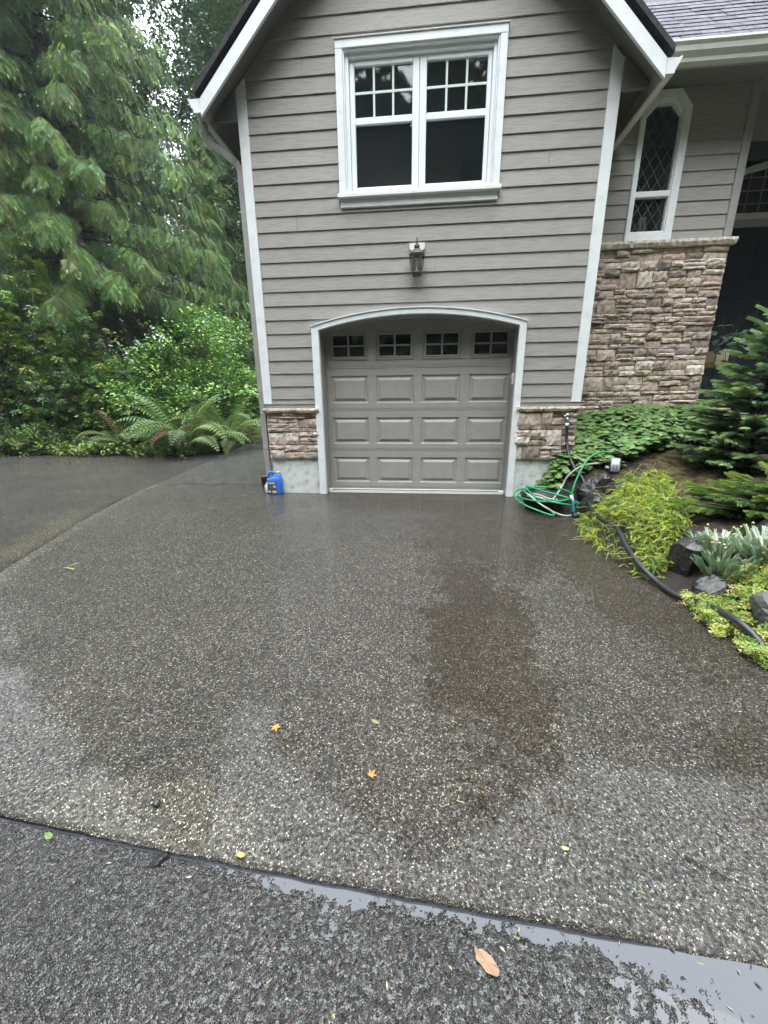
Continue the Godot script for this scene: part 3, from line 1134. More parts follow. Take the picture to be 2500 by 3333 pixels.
func square_pipe(st: SurfaceTool, pts: Array, hx: float, hz: float) -> void:
	var prev := []
	for i in pts.size():
		var d: Vector3 = (pts[mini(i + 1, pts.size() - 1)] - pts[maxi(i - 1, 0)]).normalized()
		var z := Vector3(0, 0, 1)
		var x := z.cross(d).normalized()
		if x.length() < 0.1:
			x = Vector3.RIGHT
		z = d.cross(x).normalized()
		var ring := []
		for k in [[-1, -1], [1, -1], [1, 1], [-1, 1]]:
			ring.append(pts[i] + x * hx * k[0] + z * hz * k[1])
		if prev:
			for k in 4:
				var k2 := (k + 1) % 4
				quad(st, prev[k], prev[k2], ring[k2], ring[k], (prev[k] + prev[k2]) * 0.5 - pts[i - 1])
		prev = ring


func roof_slab(y_low: float, y_high: float, half: float, z0: float, z1: float, y_in := -1.0) -> ArrayMesh:
	var rise := half * SLOPE
	var st := start()
	var low := y_low if y_in < 0.0 else y_in
	prism(st, PackedVector2Array([Vector2(XC - half, low), Vector2(XC, low + rise), Vector2(XC + half, low), Vector2(XC + half, y_high), Vector2(XC, y_high + rise), Vector2(XC - half, y_high)]), z1, z0)
	return done(st)


func main_wing(hs: Node3D) -> void:
	var z := -0.98
	var wall := put(hs, "wing_wall", joined_boxes([[1.94, 3.84, 0.0, 3.16, z - 0.12, z - 0.002], [1.94, 2.62, 3.16, 4.75, z - 0.12, z - 0.002], [3.06, 3.84, 3.16, 4.75, z - 0.12, z - 0.002], [2.62, 3.06, 4.58, 4.75, z - 0.12, z - 0.002]], 0.0005), M.sheath)
	var outer := PackedVector2Array([Vector2(2.58, 3.125), Vector2(3.132, 3.125), Vector2(3.132, 4.468), Vector2(2.985, 4.638), Vector2(2.748, 4.638), Vector2(2.58, 4.487)])
	var inner := PackedVector2Array([Vector2(2.636, 3.196), Vector2(3.047, 3.196), Vector2(3.047, 4.435), Vector2(2.932, 4.555), Vector2(2.754, 4.555), Vector2(2.636, 4.42)])
	siding(wall, rect(1.94, 3.757, 3.118, 4.68), [outer], 3.232 - 0.15327, 3.118, 4.68, z)
	bx(hs, "corner_board", M.taupe, 3.759, 3.851, 3.118, 4.68, z, z + 0.034)
	bx(hs, "corner_board", M.taupe, 3.842, 3.862, 3.118, 4.68, z - 0.1, z - 0.001)
	# leaded window with clipped corners
	var st := start()
	for i in outer.size():
		var j := (i + 1) % outer.size()
		prism(st, PackedVector2Array([outer[i], outer[j], inner[j], inner[i]]), z - 0.05, z + 0.05)
	var win := put(hs, "leaded_window", done(st), M.white)
	var bead := PackedVector2Array()
	for i in inner.size():
		bead.append(inner[i].lerp(Vector2(2.842, 3.87), 0.05))
	var st2 := start()
	for i in inner.size():
		var j := (i + 1) % inner.size()
		prism(st2, PackedVector2Array([inner[i], inner[j], bead[j], bead[i]]), z - 0.05, z + 0.025)
	put(win, "bead", done(st2), M.white)
	bx(win, "rail", M.white, 2.637, 3.046, 3.596, 3.658, z - 0.04, z + 0.03)
	var lower := rect(2.645, 3.038, 3.215, 3.596)
	var upper := PackedVector2Array([Vector2(2.645, 3.658), Vector2(3.038, 3.658), Vector2(3.038, 4.41), Vector2(2.925, 4.53), Vector2(2.762, 4.53), Vector2(2.645, 4.4)])
	for pg in [lower, upper]:
		put(win, "pane", prism_mesh(Array(pg), z - 0.03, z - 0.026), M.glass)
		for k in range(-16, 17):
			for s in [-1.0, 1.0]:
				var x0 := 2.84 + k * 0.123
				var line := PackedVector2Array([Vector2(x0 - 3.0, 3.87 - s * 3.0 * 1.55), Vector2(x0 + 3.0, 3.87 + s * 3.0 * 1.55)])
				for seg in Geometry2D.intersect_polyline_with_polygon(line, pg):
					var a: Vector2 = seg[0]
					var b: Vector2 = seg[-1]
					if a.distance_to(b) > 0.03:
						put(win, "lead_strip", cbox(Vector3(snappedf(a.distance_to(b), 0.01), 0.0055, 0.004), 0.001), M.lead, Vector3((a.x + b.x) * 0.5, (a.y + b.y) * 0.5, z - 0.022 if s > 0 else z - 0.0215), Vector3(0, 0, (b - a).angle()))
	var orn := thing("window_ornament", "pale upright ornament with a dark stem behind the leaded window", "ornament", Vector3(2.83, 3.17, z - 0.1))
	put(orn, "block", cbox(Vector3(0.085, 0.26, 0.03), 0.006), plain(0.55, 0.53, 0.42, 0.7), Vector3(0, 0.13, 0), Vector3(0, 0, 0.02))
	put(orn, "stem", cbox(Vector3(0.014, 0.19, 0.02), 0.004), M.bronze, Vector3(0.0, 0.11, 0.022))
	put(hs, "window_shelf", joined_boxes([[2.62, 3.06, 3.14, 3.168, z - 0.25, z - 0.121]], 0.002), M.offwhite)
	# stone veneer below
	var back := bx(hs, "stone_veneer", M.mortar, 1.95, 3.838, 0.4, 3.04, z - 0.01, z + 0.008, 0.002)
	var shift := back.position
	veneer(back, 1.952, 3.853, 0.86, 3.036, z + 0.006)
	for c in back.get_children():
		c.position -= shift
	cap(hs, 1.95, 3.9, 3.042, 3.112, z, z + 0.1)
	bx(hs, "stone_return", M.stone[2], 3.841, 3.864, 0.4, 3.04, z - 1.5, z + 0.012, 0.004)
	# entry porch: dark recess, panelled doors, arched transom
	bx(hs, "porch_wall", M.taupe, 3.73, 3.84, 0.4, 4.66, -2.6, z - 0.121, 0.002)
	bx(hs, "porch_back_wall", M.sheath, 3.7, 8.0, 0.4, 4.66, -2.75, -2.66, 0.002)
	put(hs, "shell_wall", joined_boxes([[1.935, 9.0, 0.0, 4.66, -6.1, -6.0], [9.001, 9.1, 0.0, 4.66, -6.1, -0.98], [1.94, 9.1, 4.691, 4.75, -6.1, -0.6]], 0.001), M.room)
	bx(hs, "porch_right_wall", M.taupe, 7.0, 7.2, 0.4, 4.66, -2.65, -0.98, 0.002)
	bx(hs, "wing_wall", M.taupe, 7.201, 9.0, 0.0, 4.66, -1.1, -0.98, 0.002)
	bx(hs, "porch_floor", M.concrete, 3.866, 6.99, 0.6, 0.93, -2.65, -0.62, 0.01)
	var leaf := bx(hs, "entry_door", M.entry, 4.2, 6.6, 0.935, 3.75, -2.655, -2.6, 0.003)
	for i in 5:
		for j in 3:
			put(leaf, "door_panel", ring_mesh(0.4, [0.72, 0.9, 0.72][j], [Vector2(0, 0.001), Vector2(0.015, -0.012), Vector2(0.05, -0.012), Vector2(0.09, 0.008)], true), M.entry, Vector3(-0.96 + 0.48 * i, -0.92 + [0.0, 0.93, 1.86][j], 0.0285))
	bx(hs, "transom_head", M.taupe, 4.2, 6.6, 3.76, 3.86, -2.655, -2.57, 0.004)
	var tw := put(hs, "transom_window", joined_boxes([[4.2, 6.6, 3.861, 3.94, -2.655, -2.56]], 0.006), M.offwhite)
	var curve := []
	var curve2 := []
	for i in 17:
		var x := lerpf(4.3, 6.5, i / 16.0)
		var y := 4.62 - 0.42 * pow((x - 5.4) / 1.1, 2.0)
		curve.append(Vector2(x, y))
		curve2.append(Vector2(x, y - 0.075))
	curve2.reverse()
	put(tw, "arch_casing", prism_mesh(curve + curve2, -2.655, -2.58), M.offwhite)
	put(tw, "pane", cbox(Vector3(2.3, 0.72, 0.004), 0.0005), M.glass, Vector3(5.4, 4.3, -2.63))
	for i in 11:
		put(tw, "muntin", cbox(Vector3(0.018, 0.66, 0.012), 0.002), M.soffit, Vector3(4.4 + 0.2 * i, 4.26, -2.62))
	for i in 3:
		put(tw, "muntin", cbox(Vector3(2.2, 0.018, 0.012), 0.002), M.soffit, Vector3(5.4, 4.08 + 0.17 * i, -2.618))
	# eaves and roof of the main wing
	bx(hs, "soffit", M.soffit, 1.94, 9.0, 4.665, 4.69, -2.7, -0.505, 0.002)
	bx(hs, "fascia", M.taupe, 2.24, 9.0, 4.55, 4.74, -0.504, -0.484, 0.002)
	var g := put(hs, "gutter", prism_mesh([Vector2(0, 0.0), Vector2(0, 0.14), Vector2(0.115, 0.14), Vector2(0.12, 0.155), Vector2(0.14, 0.155), Vector2(0.143, 0.135), Vector2(0.125, 0.11), Vector2(0.118, 0.07), Vector2(0.085, 0.03), Vector2(0.08, 0.0)], 0.0, 6.7), M.offwhite, Vector3(2.25, 4.555, -0.483), Vector3(0, -PI / 2, 0))
	g.rotation.y = PI / 2
	g.mesh = prism_mesh([Vector2(0, 0.0), Vector2(0, 0.14), Vector2(-0.115, 0.14), Vector2(-0.12, 0.155), Vector2(-0.14, 0.155), Vector2(-0.143, 0.135), Vector2(-0.125, 0.11), Vector2(-0.118, 0.07), Vector2(-0.085, 0.03), Vector2(-0.08, 0.0)], 0.0, 6.7)
	var rf := put(hs, "roof", prism_mesh([Vector2(0.46, 4.72), Vector2(0.46, 4.745), Vector2(4.2, 4.745 + 3.74 * 0.97), Vector2(4.2, 4.6)], 0.6, 9.2), M.shingle_edge, Vector3.ZERO, Vector3(0, PI / 2, 0))
	# rotate: prism x -> -z, prism z -> x
	var tilt := atan(0.97)
	for row in 11:
		var along := 0.06 + row * 0.142
		var x := 1.9 + r(-0.2, 0.0)
		while x < 5.6:
			var w := r(0.2, 0.34)
			var zc := -0.43 - along * cos(tilt)
			var yc := 4.735 + along * sin(tilt)
			var o := put(rf, "shingle", cbox(Vector3(snappedf(w, 0.02) - 0.006, 0.012, 0.19), 0.003), pick(M.shingle), Vector3.ZERO)
			o.transform = rf.transform.affine_inverse() * Transform3D(Basis(Vector3.RIGHT, tilt - 0.05 + r(-0.01, 0.01)), Vector3(x + w * 0.5, yc + 0.018 + r(0.0, 0.006), zc))
			x += snappedf(w, 0.02)


func wall_lantern() -> void:
	var t := thing("wall_lantern", "small bronze caged wall lantern with clear glass above the garage door", "lantern", Vector3(-0.024, 2.55, 0.0))
	put(t, "mounting_block", prism_mesh([Vector2(-0.085, 0.30), Vector2(-0.07, 0.275), Vector2(0.07, 0.275), Vector2(0.085, 0.30), Vector2(0.085, 0.345), Vector2(-0.085, 0.345)], 0.012, 0.05), M.white)
	put(t, "backplate", cbox(Vector3(0.12, 0.17, 0.03), 0.008), M.metal, Vector3(0, 0.19, 0.032))
	put(t, "arm", tube_mesh(spline([Vector3(0, 0.22, 0.04), Vector3(0, 0.26, 0.07), Vector3(0, 0.285, 0.11), Vector3(0, 0.30, 0.12)]), 0.011, 0.011), M.black)
	put(t, "finial", lathe([Vector2(0, 0.378), Vector2(0.005, 0.374), Vector2(0.007, 0.35), Vector2(0.004, 0.345), Vector2(0.012, 0.335), Vector2(0.009, 0.32), Vector2(0.02, 0.305), Vector2(0.028, 0.30), Vector2(0.028, 0.26), Vector2(0, 0.255)], 16), M.black, Vector3(0, 0, 0.12))
	put(t, "cap", lathe([Vector2(0, 0.268), Vector2(0.04, 0.262), Vector2(0.05, 0.245), Vector2(0.07, 0.235), Vector2(0.085, 0.215), Vector2(0.087, 0.205), Vector2(0.08, 0.2), Vector2(0.084, 0.192), Vector2(0.078, 0.183), Vector2(0, 0.183)], 24), M.bronze, Vector3(0, 0, 0.12))
	put(t, "glass", lathe([Vector2(0.064, 0.183), Vector2(0.062, 0.12), Vector2(0.045, 0.04)], 20), M.clear, Vector3(0, 0, 0.12))
	put(t, "bulb", lathe([Vector2(0, 0.15), Vector2(0.011, 0.14), Vector2(0.013, 0.1), Vector2(0.008, 0.06), Vector2(0, 0.04)], 12), M.white, Vector3(0, 0, 0.12))
	for i in 6:
		var a := TAU * (i + 0.5) / 6.0
		var d := Vector3(sin(a), 0, cos(a))
		var a2 := TAU * (i + 1.5) / 6.0
		var d2 := Vector3(sin(a2), 0, cos(a2))
		var top := Vector3(0, 0.185, 0.12)
		var mid := Vector3(0, 0.11, 0.12)
		var low := Vector3(0, 0.035, 0.12)
		put(t, "rib", tube_mesh(spline([top + d * 0.074, mid + d * 0.07, low + d * 0.05]), 0.0045, 0.0045, 6), M.bronze)
		put(t, "brace", tube_mesh([top + d * 0.073, (mid + (d + d2) * 0.0345), low + d2 * 0.05], 0.0025, 0.0025, 5), M.bronze)
		put(t, "brace", tube_mesh([top + d2 * 0.073, (mid + (d + d2) * 0.036), low + d * 0.05], 0.0025, 0.0025, 5), M.bronze)
	put(t, "base", lathe([Vector2(0, 0.04), Vector2(0.054, 0.04), Vector2(0.054, 0.026), Vector2(0.046, 0.02), Vector2(0.048, 0.0), Vector2(0, -0.004)], 20), M.bronze, Vector3(0, 0, 0.12))


# ---------------------------------------------------------------- plant pieces
func kite(st: SurfaceTool, base: Vector3, d: Vector3, up: Vector3, length: float, wide: float, sag := 0.1, fold := 0.12) -> void:
	var side := d.cross(up).normalized() * wide * 0.5
	var mid := base + d * length * 0.45 - up * length * sag * 0.2
	var tip := base + d * length - up * length * sag
	tri(st, base, mid + side + up * wide * fold, tip, up)
	tri(st, base, mid - side + up * wide * fold, tip, up)


func plant_meshes() -> void:
	rng.seed = 77
	# flat drooping cedar spray along +x
	var st := start()
	for i in 9:
		var t := 0.08 + 0.104 * i
		var p := Vector3(t, 0.06 * sin(t * 3.0) - 0.34 * t * t, 0)
		for s in [-1.0, 1.0]:
			var l := (0.40 - 0.27 * t) * r(0.75, 1.15)
			var d := Vector3(0.75, -0.25 - 0.3 * t, s * 0.75).normalized()
			kite(st, p, d, UPV, l, l * 0.07, 0.22)
			for q in [0.35, 0.6, 0.82]:
				var b: Vector3 = p + d * l * q - UPV * l * 0.2 * q * q
				for ss in [0.1, 0.95]:
					kite(st, b, Vector3(0.85, -0.42, s * ss).normalized(), UPV, l * 0.46 * (1.2 - q * 0.6), l * 0.065, 0.25)
	kite(st, Vector3(0.9, -0.25, 0), Vector3(0.8, -0.6, 0).normalized(), UPV, 0.22, 0.06)
	V.cedar = done(st)
	# clusters of broad leaves
	V.broad = []
	for v in 3:
		st = start()
		for i in 11:
			var p := Vector3(r(-0.42, 0.42), r(-0.3, 0.3), r(-0.42, 0.42))
			var a := r(0, TAU)
			var d := Vector3(cos(a), r(-0.55, 0.25), sin(a)).normalized()
			kite(st, p, d, Vector3(r(-0.4, 0.4), 1, r(-0.4, 0.4)).normalized(), r(0.22, 0.38), r(0.12, 0.19), 0.15)
		V.broad.append(done(st))
	# whorl of long leathery leaves
	st = start()
	for ring in 2:
		for i in 8:
			var a := TAU * (i + 0.5 * ring) / 8.0 + r(-0.15, 0.15)
			var d := Vector3(cos(a), 0.35 - 0.35 * ring + r(-0.2, 0.15), sin(a)).normalized()
			kite(st, Vector3(0, -0.12 * ring, 0), d, UPV, r(0.7, 1.0), r(0.3, 0.4), 0.35)
	V.whorl = done(st)
	# fir twig: needles round a stalk along +x
	st = start()
	for i in 26:
		var t := 0.04 + 0.036 * i
		for k in 5:
			var a := -0.5 + (PI + 1.0) * k / 4.0 + r(-0.2, 0.2)
			var d := Vector3(0.75 + 0.25 * t, 0.85 * sin(a), cos(a)).normalized()
			kite(st, Vector3(t, -0.05 * t * t, 0), d, Vector3(0, cos(a), -sin(a)) + Vector3(0.01, 0, 0), r(0.16, 0.22), 0.045, 0.05)
	tube(st, [Vector3(0, 0, 0), Vector3(1, -0.05, 0)], 0.014, 0.007, 4)
	V.fir = done(st)
	# thread-like sprig with short leaves, curving up then over
	V.thread = []
	for v in 3:
		st = start()
		var last := Vector3.ZERO
		for i in 20:
			var t := i / 19.0
			var p := Vector3(t * (0.75 + 0.1 * v), (0.5 - 0.12 * v) * sin(t * 2.6), 0.1 * sin(t * 4.0 + v))
			var dd := (p - last).normalized() if i > 0 else Vector3.RIGHT
			for k in 3:
				var a := r(0, TAU)
				kite(st, p, (dd * 0.8 + Vector3(0, cos(a), sin(a)) * 0.7).normalized(), Vector3(0.3, sin(a), -cos(a)).normalized(), r(0.08, 0.13), 0.035, 0.1)
			if i > 0:
				tube(st, [last, p], 0.011, 0.011, 3)
			last = p
		V.thread.append(done(st))
	# rosettes
	st = start()
	for i in 9:
		for k in 5:
			var a := TAU * k / 5.0 + r(-0.3, 0.3)
			var c := Vector3(sin(i * 2.4) * sqrt(i / 9.0) * 0.6, r(0, 0.3), cos(i * 2.4) * sqrt(i / 9.0) * 0.6)
			kite(st, c, Vector3(cos(a), 0.45, sin(a)).normalized(), Vector3(-cos(a) * 0.4, 1, -sin(a) * 0.4).normalized(), r(0.17, 0.26), 0.13, 0.1)
	V.rosette = done(st)
	# rounded lobed ivy-like leaf, stalk at the origin, blade along +x
	st = start()
	var lobes := [Vector2(0, 0), Vector2(-0.08, 0.3), Vector2(0.18, 0.52), Vector2(0.36, 0.44), Vector2(0.62, 0.5), Vector2(0.74, 0.26), Vector2(1.0, 0.0), Vector2(0.74, -0.26), Vector2(0.62, -0.5), Vector2(0.36, -0.44), Vector2(0.18, -0.52), Vector2(-0.08, -0.3)]
	var hub := Vector3(0.36, 0.06, 0)
	for i in lobes.size():
		var a: Vector2 = lobes[i]
		var b: Vector2 = lobes[(i + 1) % lobes.size()]
		tri(st, hub, Vector3(a.x, -0.12 * a.length() * absf(a.y) - 0.1 * a.x * a.x, a.y), Vector3(b.x, -0.12 * b.length() * absf(b.y) - 0.1 * b.x * b.x, b.y), UPV)
	tube(st, [Vector3(-0.25, -0.5, 0), Vector3(-0.1, -0.12, 0), Vector3(0.02, 0, 0)], 0.025, 0.02, 3)
	V.ivy = done(st)
	# fern fronds: upright, arching, drooping
	V.frond = []
	for v in 5:
		st = start()
		var e := [1.35, 1.15, 0.95, 1.2, 0.7][v] as float
		var bend := [1.2, 1.9, 2.1, 2.5, 1.7][v] as float
		var p := Vector3.ZERO
		var pts := [p]
		var n := 26
		for i in n:
			var t := float(i + 1) / n
			var el := e - bend * t * t
			var d := Vector3(cos(el), sin(el), 0.06 * sin(t * 5.0 + v))
			p += d.normalized() / n
			pts.append(p)
			if t > 0.14:
				var l := 0.155 * sin(PI * pow(clampf((t - 0.08) / 0.95, 0.0, 1.0), 0.75)) + 0.012
				var nor := Vector3(-sin(el), cos(el), 0)
				for s in [-1.0, 1.0]:
					kite(st, p, (Vector3(0, -0.12, s) + d * 0.22).normalized(), nor, l * r(0.92, 1.05), 0.024, 0.22, 0.05)
		tube(st, pts, 0.008, 0.003, 4)
		V.frond.append(done(st))
	M.fern = []
	for c in [[0.075, 0.135, 0.035], [0.10, 0.17, 0.042], [0.055, 0.105, 0.03], [0.13, 0.19, 0.05]]:
		var m := plain(c[0], c[1], c[2], 0.5)
		m.backlight_enabled = true
		m.backlight = lin(c[0] * 0.6, c[1] * 0.6, c[2] * 0.4)
		M.fern.append(m)
	M.fern_dead = plain(0.2, 0.12, 0.07, 0.8)


func aim(d: Vector3, up: Vector3, size: Vector3, at: Vector3) -> Transform3D:
	# x axis along d, y axis near up
	var x := d.normalized()
	var z := x.cross(up)
	z = z.normalized() if z.length() > 0.01 else Vector3.BACK
	var y := z.cross(x)
	return Transform3D(Basis(x * size.x, y * size.y, z * size.z), at)


# ---------------------------------------------------------------- the wood
func cedar(label: String, at: Vector3, high: float, reach: float, low: float, n: int, shade: float, sd: int) -> void:
	rng.seed = sd
	var t := thing("cedar_tree", label, "tree", at, 0.0, "conifers of the wood")
	var st := start(true)
	var lean := Vector3(r(-0.02, 0.02), 0, r(-0.02, 0.02))
	tube(st, [Vector3(0, -0.1, 0), lean * 2 + UPV * 1.0, lean * high * 0.5 + UPV * high * 0.5, lean * high + UPV * high], 0.42, 0.03, 10)
	var where := []
	var cols := []
	for i in n:
		var f := pow((i + 0.5) / n, 1.15)
		var y := lerpf(low, high * 0.98, f)
		var a := i * 2.39996 + r(-0.35, 0.35)
		var out := Vector3(cos(a), 0, sin(a))
		var l := reach * (1.0 - f * 0.85) * r(0.75, 1.12)
		var foot := UPV * y + lean * y
		var pts := []
		for k in 6:
			var q := k / 5.0
			pts.append(foot + out * l * q + UPV * (l * (0.10 * q - 0.62 * q * q + 0.26 * q * q * q)))
		tube(st, pts, 0.014 + 0.007 * l, 0.004, 4)
		var m := int(34 + 28 * l)
		for k in m:
			var q := 0.22 + 0.8 * (k + r(0, 1)) / m
			var seg := clampf(q * 5.0, 0.0, 4.99)
			var p: Vector3 = (pts[int(seg)] as Vector3).lerp(pts[int(seg) + 1], seg - int(seg))
			var s := 1.0 if k % 2 == 0 else -1.0
			var across := Vector3(-out.z, 0, out.x) * s
			var d := (out * r(0.2, 0.8) + across * r(0.2, 0.9) - UPV * r(0.45, 1.3)).normalized()
			if k > m - 3:
				d = (out - UPV * r(0.3, 0.7)).normalized()
			where.append(aim(d, UPV * r(0.2, 1.0) + out * r(0.2, 1.0) + across * r(-0.3, 0.5), Vector3.ONE * r(0.26, 0.56), p + Vector3(r(-0.14, 0.14), r(-0.2, 0.14), r(-0.14, 0.14))))
			var c: Color = pick([Color(0.085, 0.16, 0.045), Color(0.11, 0.2, 0.05), Color(0.065, 0.13, 0.05), Color(0.16, 0.26, 0.06), Color(0.12, 0.13, 0.05)])
			cols.append(vary(c * shade, 0.2))
	put(t, "trunk", done(st), M.bark)
	swarm(t, "crown", V.cedar, M.needle, where, cols)


func leafy_tree(called: String, label: String, at: Vector3, high: float, low: float, wide: float, n: int, tone: Color, sd: int, group: String, bark: Material, size := 0.6) -> void:
	rng.seed = sd
	var t := thing(called, label, "tree", at, 0.0, group)
	var st := start(true)
	var lean := Vector3(r(-0.06, 0.06), 0, r(-0.06, 0.06))
	var spine := []
	for i in 7:
		var f := i / 6.0
		spine.append(UPV * high * 0.95 * f + lean * high * f + Vector3(sin(f * 5.0 + sd), 0, cos(f * 4.0 + sd)) * 0.15 * f)
	tube(st, spine, high * 0.011 + 0.03, 0.02, 7)
	var tips := []
	for i in 26:
		var f := lerpf(low / high, 0.96, pow((i + 0.5) / 26.0, 0.8))
		var k := clampf(f * 6.0, 0.0, 5.99)
		var foot: Vector3 = (spine[int(k)] as Vector3).lerp(spine[int(k) + 1], k - int(k))
		var a := i * 2.4 + r(-0.4, 0.4)
		var l := wide * r(0.5, 1.0) * sqrt(clampf(1.15 - f, 0.05, 1.0)) * 1.15
		var p1 := foot + Vector3(cos(a), 0.5, sin(a)) * l * 0.5
		var p2 := foot + Vector3(cos(a), r(0.45, 0.85), sin(a)) * l
		tube(st, [foot, p1, p2], 0.05, 0.008, 4)
		for q in [0.45, 0.65, 0.85, 1.0]:
			tips.append(foot.lerp(p2, q) + Vector3(0, -0.1, 0))
	var where := []
	var cols := []
	for i in n:
		var c: Vector3 = pick(tips)
		var p := c + Vector3(rng.randfn(), rng.randfn() * 0.7, rng.randfn()) * wide * 0.17
		where.append(Transform3D(Basis.from_euler(Vector3(r(-0.5, 0.5), r(0, TAU), r(-0.5, 0.5))).scaled(Vector3.ONE * size * r(0.7, 1.3)), p))
		cols.append(vary(tone, 0.3, 0.15))
	put(t, "trunk", done(st), bark)
	swarm(t, "crown", V.broad[sd % 3], M.leaf, where, cols)


func wood() -> void:
	cedar("great drooping cedar with a reddish trunk rising behind the bushes", Vector3(-10.7, -0.07, -8.1), 21.0, 5.2, 4.6, 270, 1.0, 31)
	cedar("second cedar, partly hidden behind the great one", Vector3(-16.0, -0.07, -10.0), 20.0, 4.8, 2.0, 210, 0.85, 32)
	cedar("slender cedar between the great cedar and the house", Vector3(-8.3, -0.07, -11.8), 11.0, 2.6, 2.6, 110, 0.9, 33)
	var spots := [[-6.1, -13.5, 17.0, 2.6], [-8.9, -15.5, 19.0, 3.0], [-11.8, -14.5, 20.0, 3.2], [-4.6, -17.5, 16.0, 2.6], [-15.5, -18.0, 22.0, 3.6], [-9.5, -21.0, 21.0, 3.4], [-6.6, -22.5, 20.0, 3.2], [-13.0, -24.0, 24.0, 3.8], [-19.5, -15.0, 21.0, 3.8], [-21.0, -23.0, 25.0, 4.2], [-8.2, -29.0, 25.0, 4.0], [-16.5, -31.0, 27.0, 4.4], [-5.2, -10.2, 9.0, 1.6]]
	var names := ["thin-trunked alder close behind the eave of the house", "grey alder left of the thin-trunked alder", "tall alder rising behind the great cedar", "slim alder at the corner of the house", "broad maple behind the second cedar", "tall pale maple in the middle of the wood", "pale maple with open crown beside the gable", "high maple far back behind the great cedar", "broad maple at the outer end of the wood", "huge maple far back at the outer end", "far pale tree seen through the alders", "far tall tree behind the maples", "young leafy alder beside the downspout"]
	for i in spots.size():
		var s: Array = spots[i]
		var tone: Color = [Color(0.075, 0.115, 0.04), Color(0.06, 0.105, 0.045), Color(0.09, 0.13, 0.045)][i % 3]
		leafy_tree("alder_tree" if i < 4 or i == 12 else "maple_tree", names[i], Vector3(s[0], -0.07, s[1]), s[2], 2.2 if i < 4 else 3.0, s[3], 2300 if i != 12 else 1300, tone, 40 + i, "leafy trees of the wood", M.bark_grey if i < 4 else M.bark_dark, 0.62 if i != 12 else 0.45)
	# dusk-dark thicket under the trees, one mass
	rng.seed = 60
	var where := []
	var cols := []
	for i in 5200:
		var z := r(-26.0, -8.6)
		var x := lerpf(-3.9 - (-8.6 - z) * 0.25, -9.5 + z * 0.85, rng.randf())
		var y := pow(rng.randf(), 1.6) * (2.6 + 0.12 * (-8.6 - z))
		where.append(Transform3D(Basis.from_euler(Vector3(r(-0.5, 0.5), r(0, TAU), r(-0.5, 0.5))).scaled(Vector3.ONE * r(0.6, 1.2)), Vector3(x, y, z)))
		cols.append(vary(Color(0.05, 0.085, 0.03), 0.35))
	for i in 2600:
		var z := r(-44.0, -33.0)
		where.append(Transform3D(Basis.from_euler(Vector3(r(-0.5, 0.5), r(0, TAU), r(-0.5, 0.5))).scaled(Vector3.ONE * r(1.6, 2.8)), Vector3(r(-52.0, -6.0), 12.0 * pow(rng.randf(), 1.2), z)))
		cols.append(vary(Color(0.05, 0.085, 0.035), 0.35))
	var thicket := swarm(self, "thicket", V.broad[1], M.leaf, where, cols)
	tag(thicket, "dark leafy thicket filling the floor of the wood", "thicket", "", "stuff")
	# the wood goes on round the clearing behind the photographer; the windows mirror it
	var st := start()
	rng.seed = 61
	for i in 130:
		var f := (i + 0.5) / 130.0
		var a := i * 2.4
		var l := (1.0 - f) * 0.24 + 0.015
		var b := Vector3(cos(a) * l * 0.15, f, sin(a) * l * 0.15)
		for k in 3:
			kite(st, b, Vector3(cos(a + k * 0.5 - 0.5), -0.35, sin(a + k * 0.5 - 0.5)).normalized(), UPV, l * r(0.8, 1.2), l * 0.55, 0.2)
	tube(st, [Vector3(0, 0, 0), Vector3(0, 1, 0)], 0.02, 0.003, 5)
	var conifer := done(st)
	where = []
	cols = []
	for i in 260:
		var a := r(-0.62 * PI, 0.62 * PI)
		var rad := r(14.0, 24.0)
		var h := r(16.0, 23.0)
		where.append(Transform3D(Basis(UPV, r(0, TAU)).scaled(Vector3(h * 1.15, h, h * 1.15)), Vector3(sin(a) * rad, -0.07, 4.0 + cos(a) * rad)))
		cols.append(vary(Color(0.045, 0.075, 0.035), 0.25))
	var round_wood := swarm(self, "surrounding_wood", conifer, M.needle, where, cols)
	tag(round_wood, "dark conifer wood across the drive, mirrored in the windows", "wood", "", "stuff")


# ---------------------------------------------------------------- undergrowth left of the house
func shrub(called: String, label: String, at: Vector3, wide: float, high: float, n: int, mesh: Mesh, size: float, tones: Array, sd: int, group: String, low := 0.1) -> void:
	rng.seed = sd
	var t := thing(called, label, "shrub", at, 0.0, group)
	var where := []
	var cols := []
	var st := start(true)
	var ends := []
	for i in 34:
		var a := r(0, TAU)
		var q := sqrt(rng.randf())
		var top := Vector3(cos(a) * wide * q, high * r(0.35, 1.0) * sqrt(1.06 - q * q * 0.8), sin(a) * wide * q)
		var foot := Vector3(cos(a), 0, sin(a)) * 0.12
		tube(st, [foot, foot.lerp(top, 0.5) + UPV * 0.12 * high, top], 0.016, 0.005, 4)
		for k in 5:
			ends.append(foot.lerp(top, 0.42 + 0.145 * k) + UPV * 0.12 * high * (1.0 - absf(k - 2) / 2.0))
	for i in n:
		var c: Vector3 = pick(ends)
		var p := c + Vector3(rng.randfn(), rng.randfn() * 0.7, rng.randfn()) * wide * 0.14
		p.y = maxf(p.y, low)
		where.append(Transform3D(Basis.from_euler(Vector3(r(-0.45, 0.45), r(0, TAU), r(-0.45, 0.45))).scaled(Vector3.ONE * size * r(0.7, 1.25)), p))
		cols.append(vary(pick(tones), 0.25))
	put(t, "stem", done(st), M.stem)
	swarm(t, "foliage", mesh, M.leaf, where, cols)


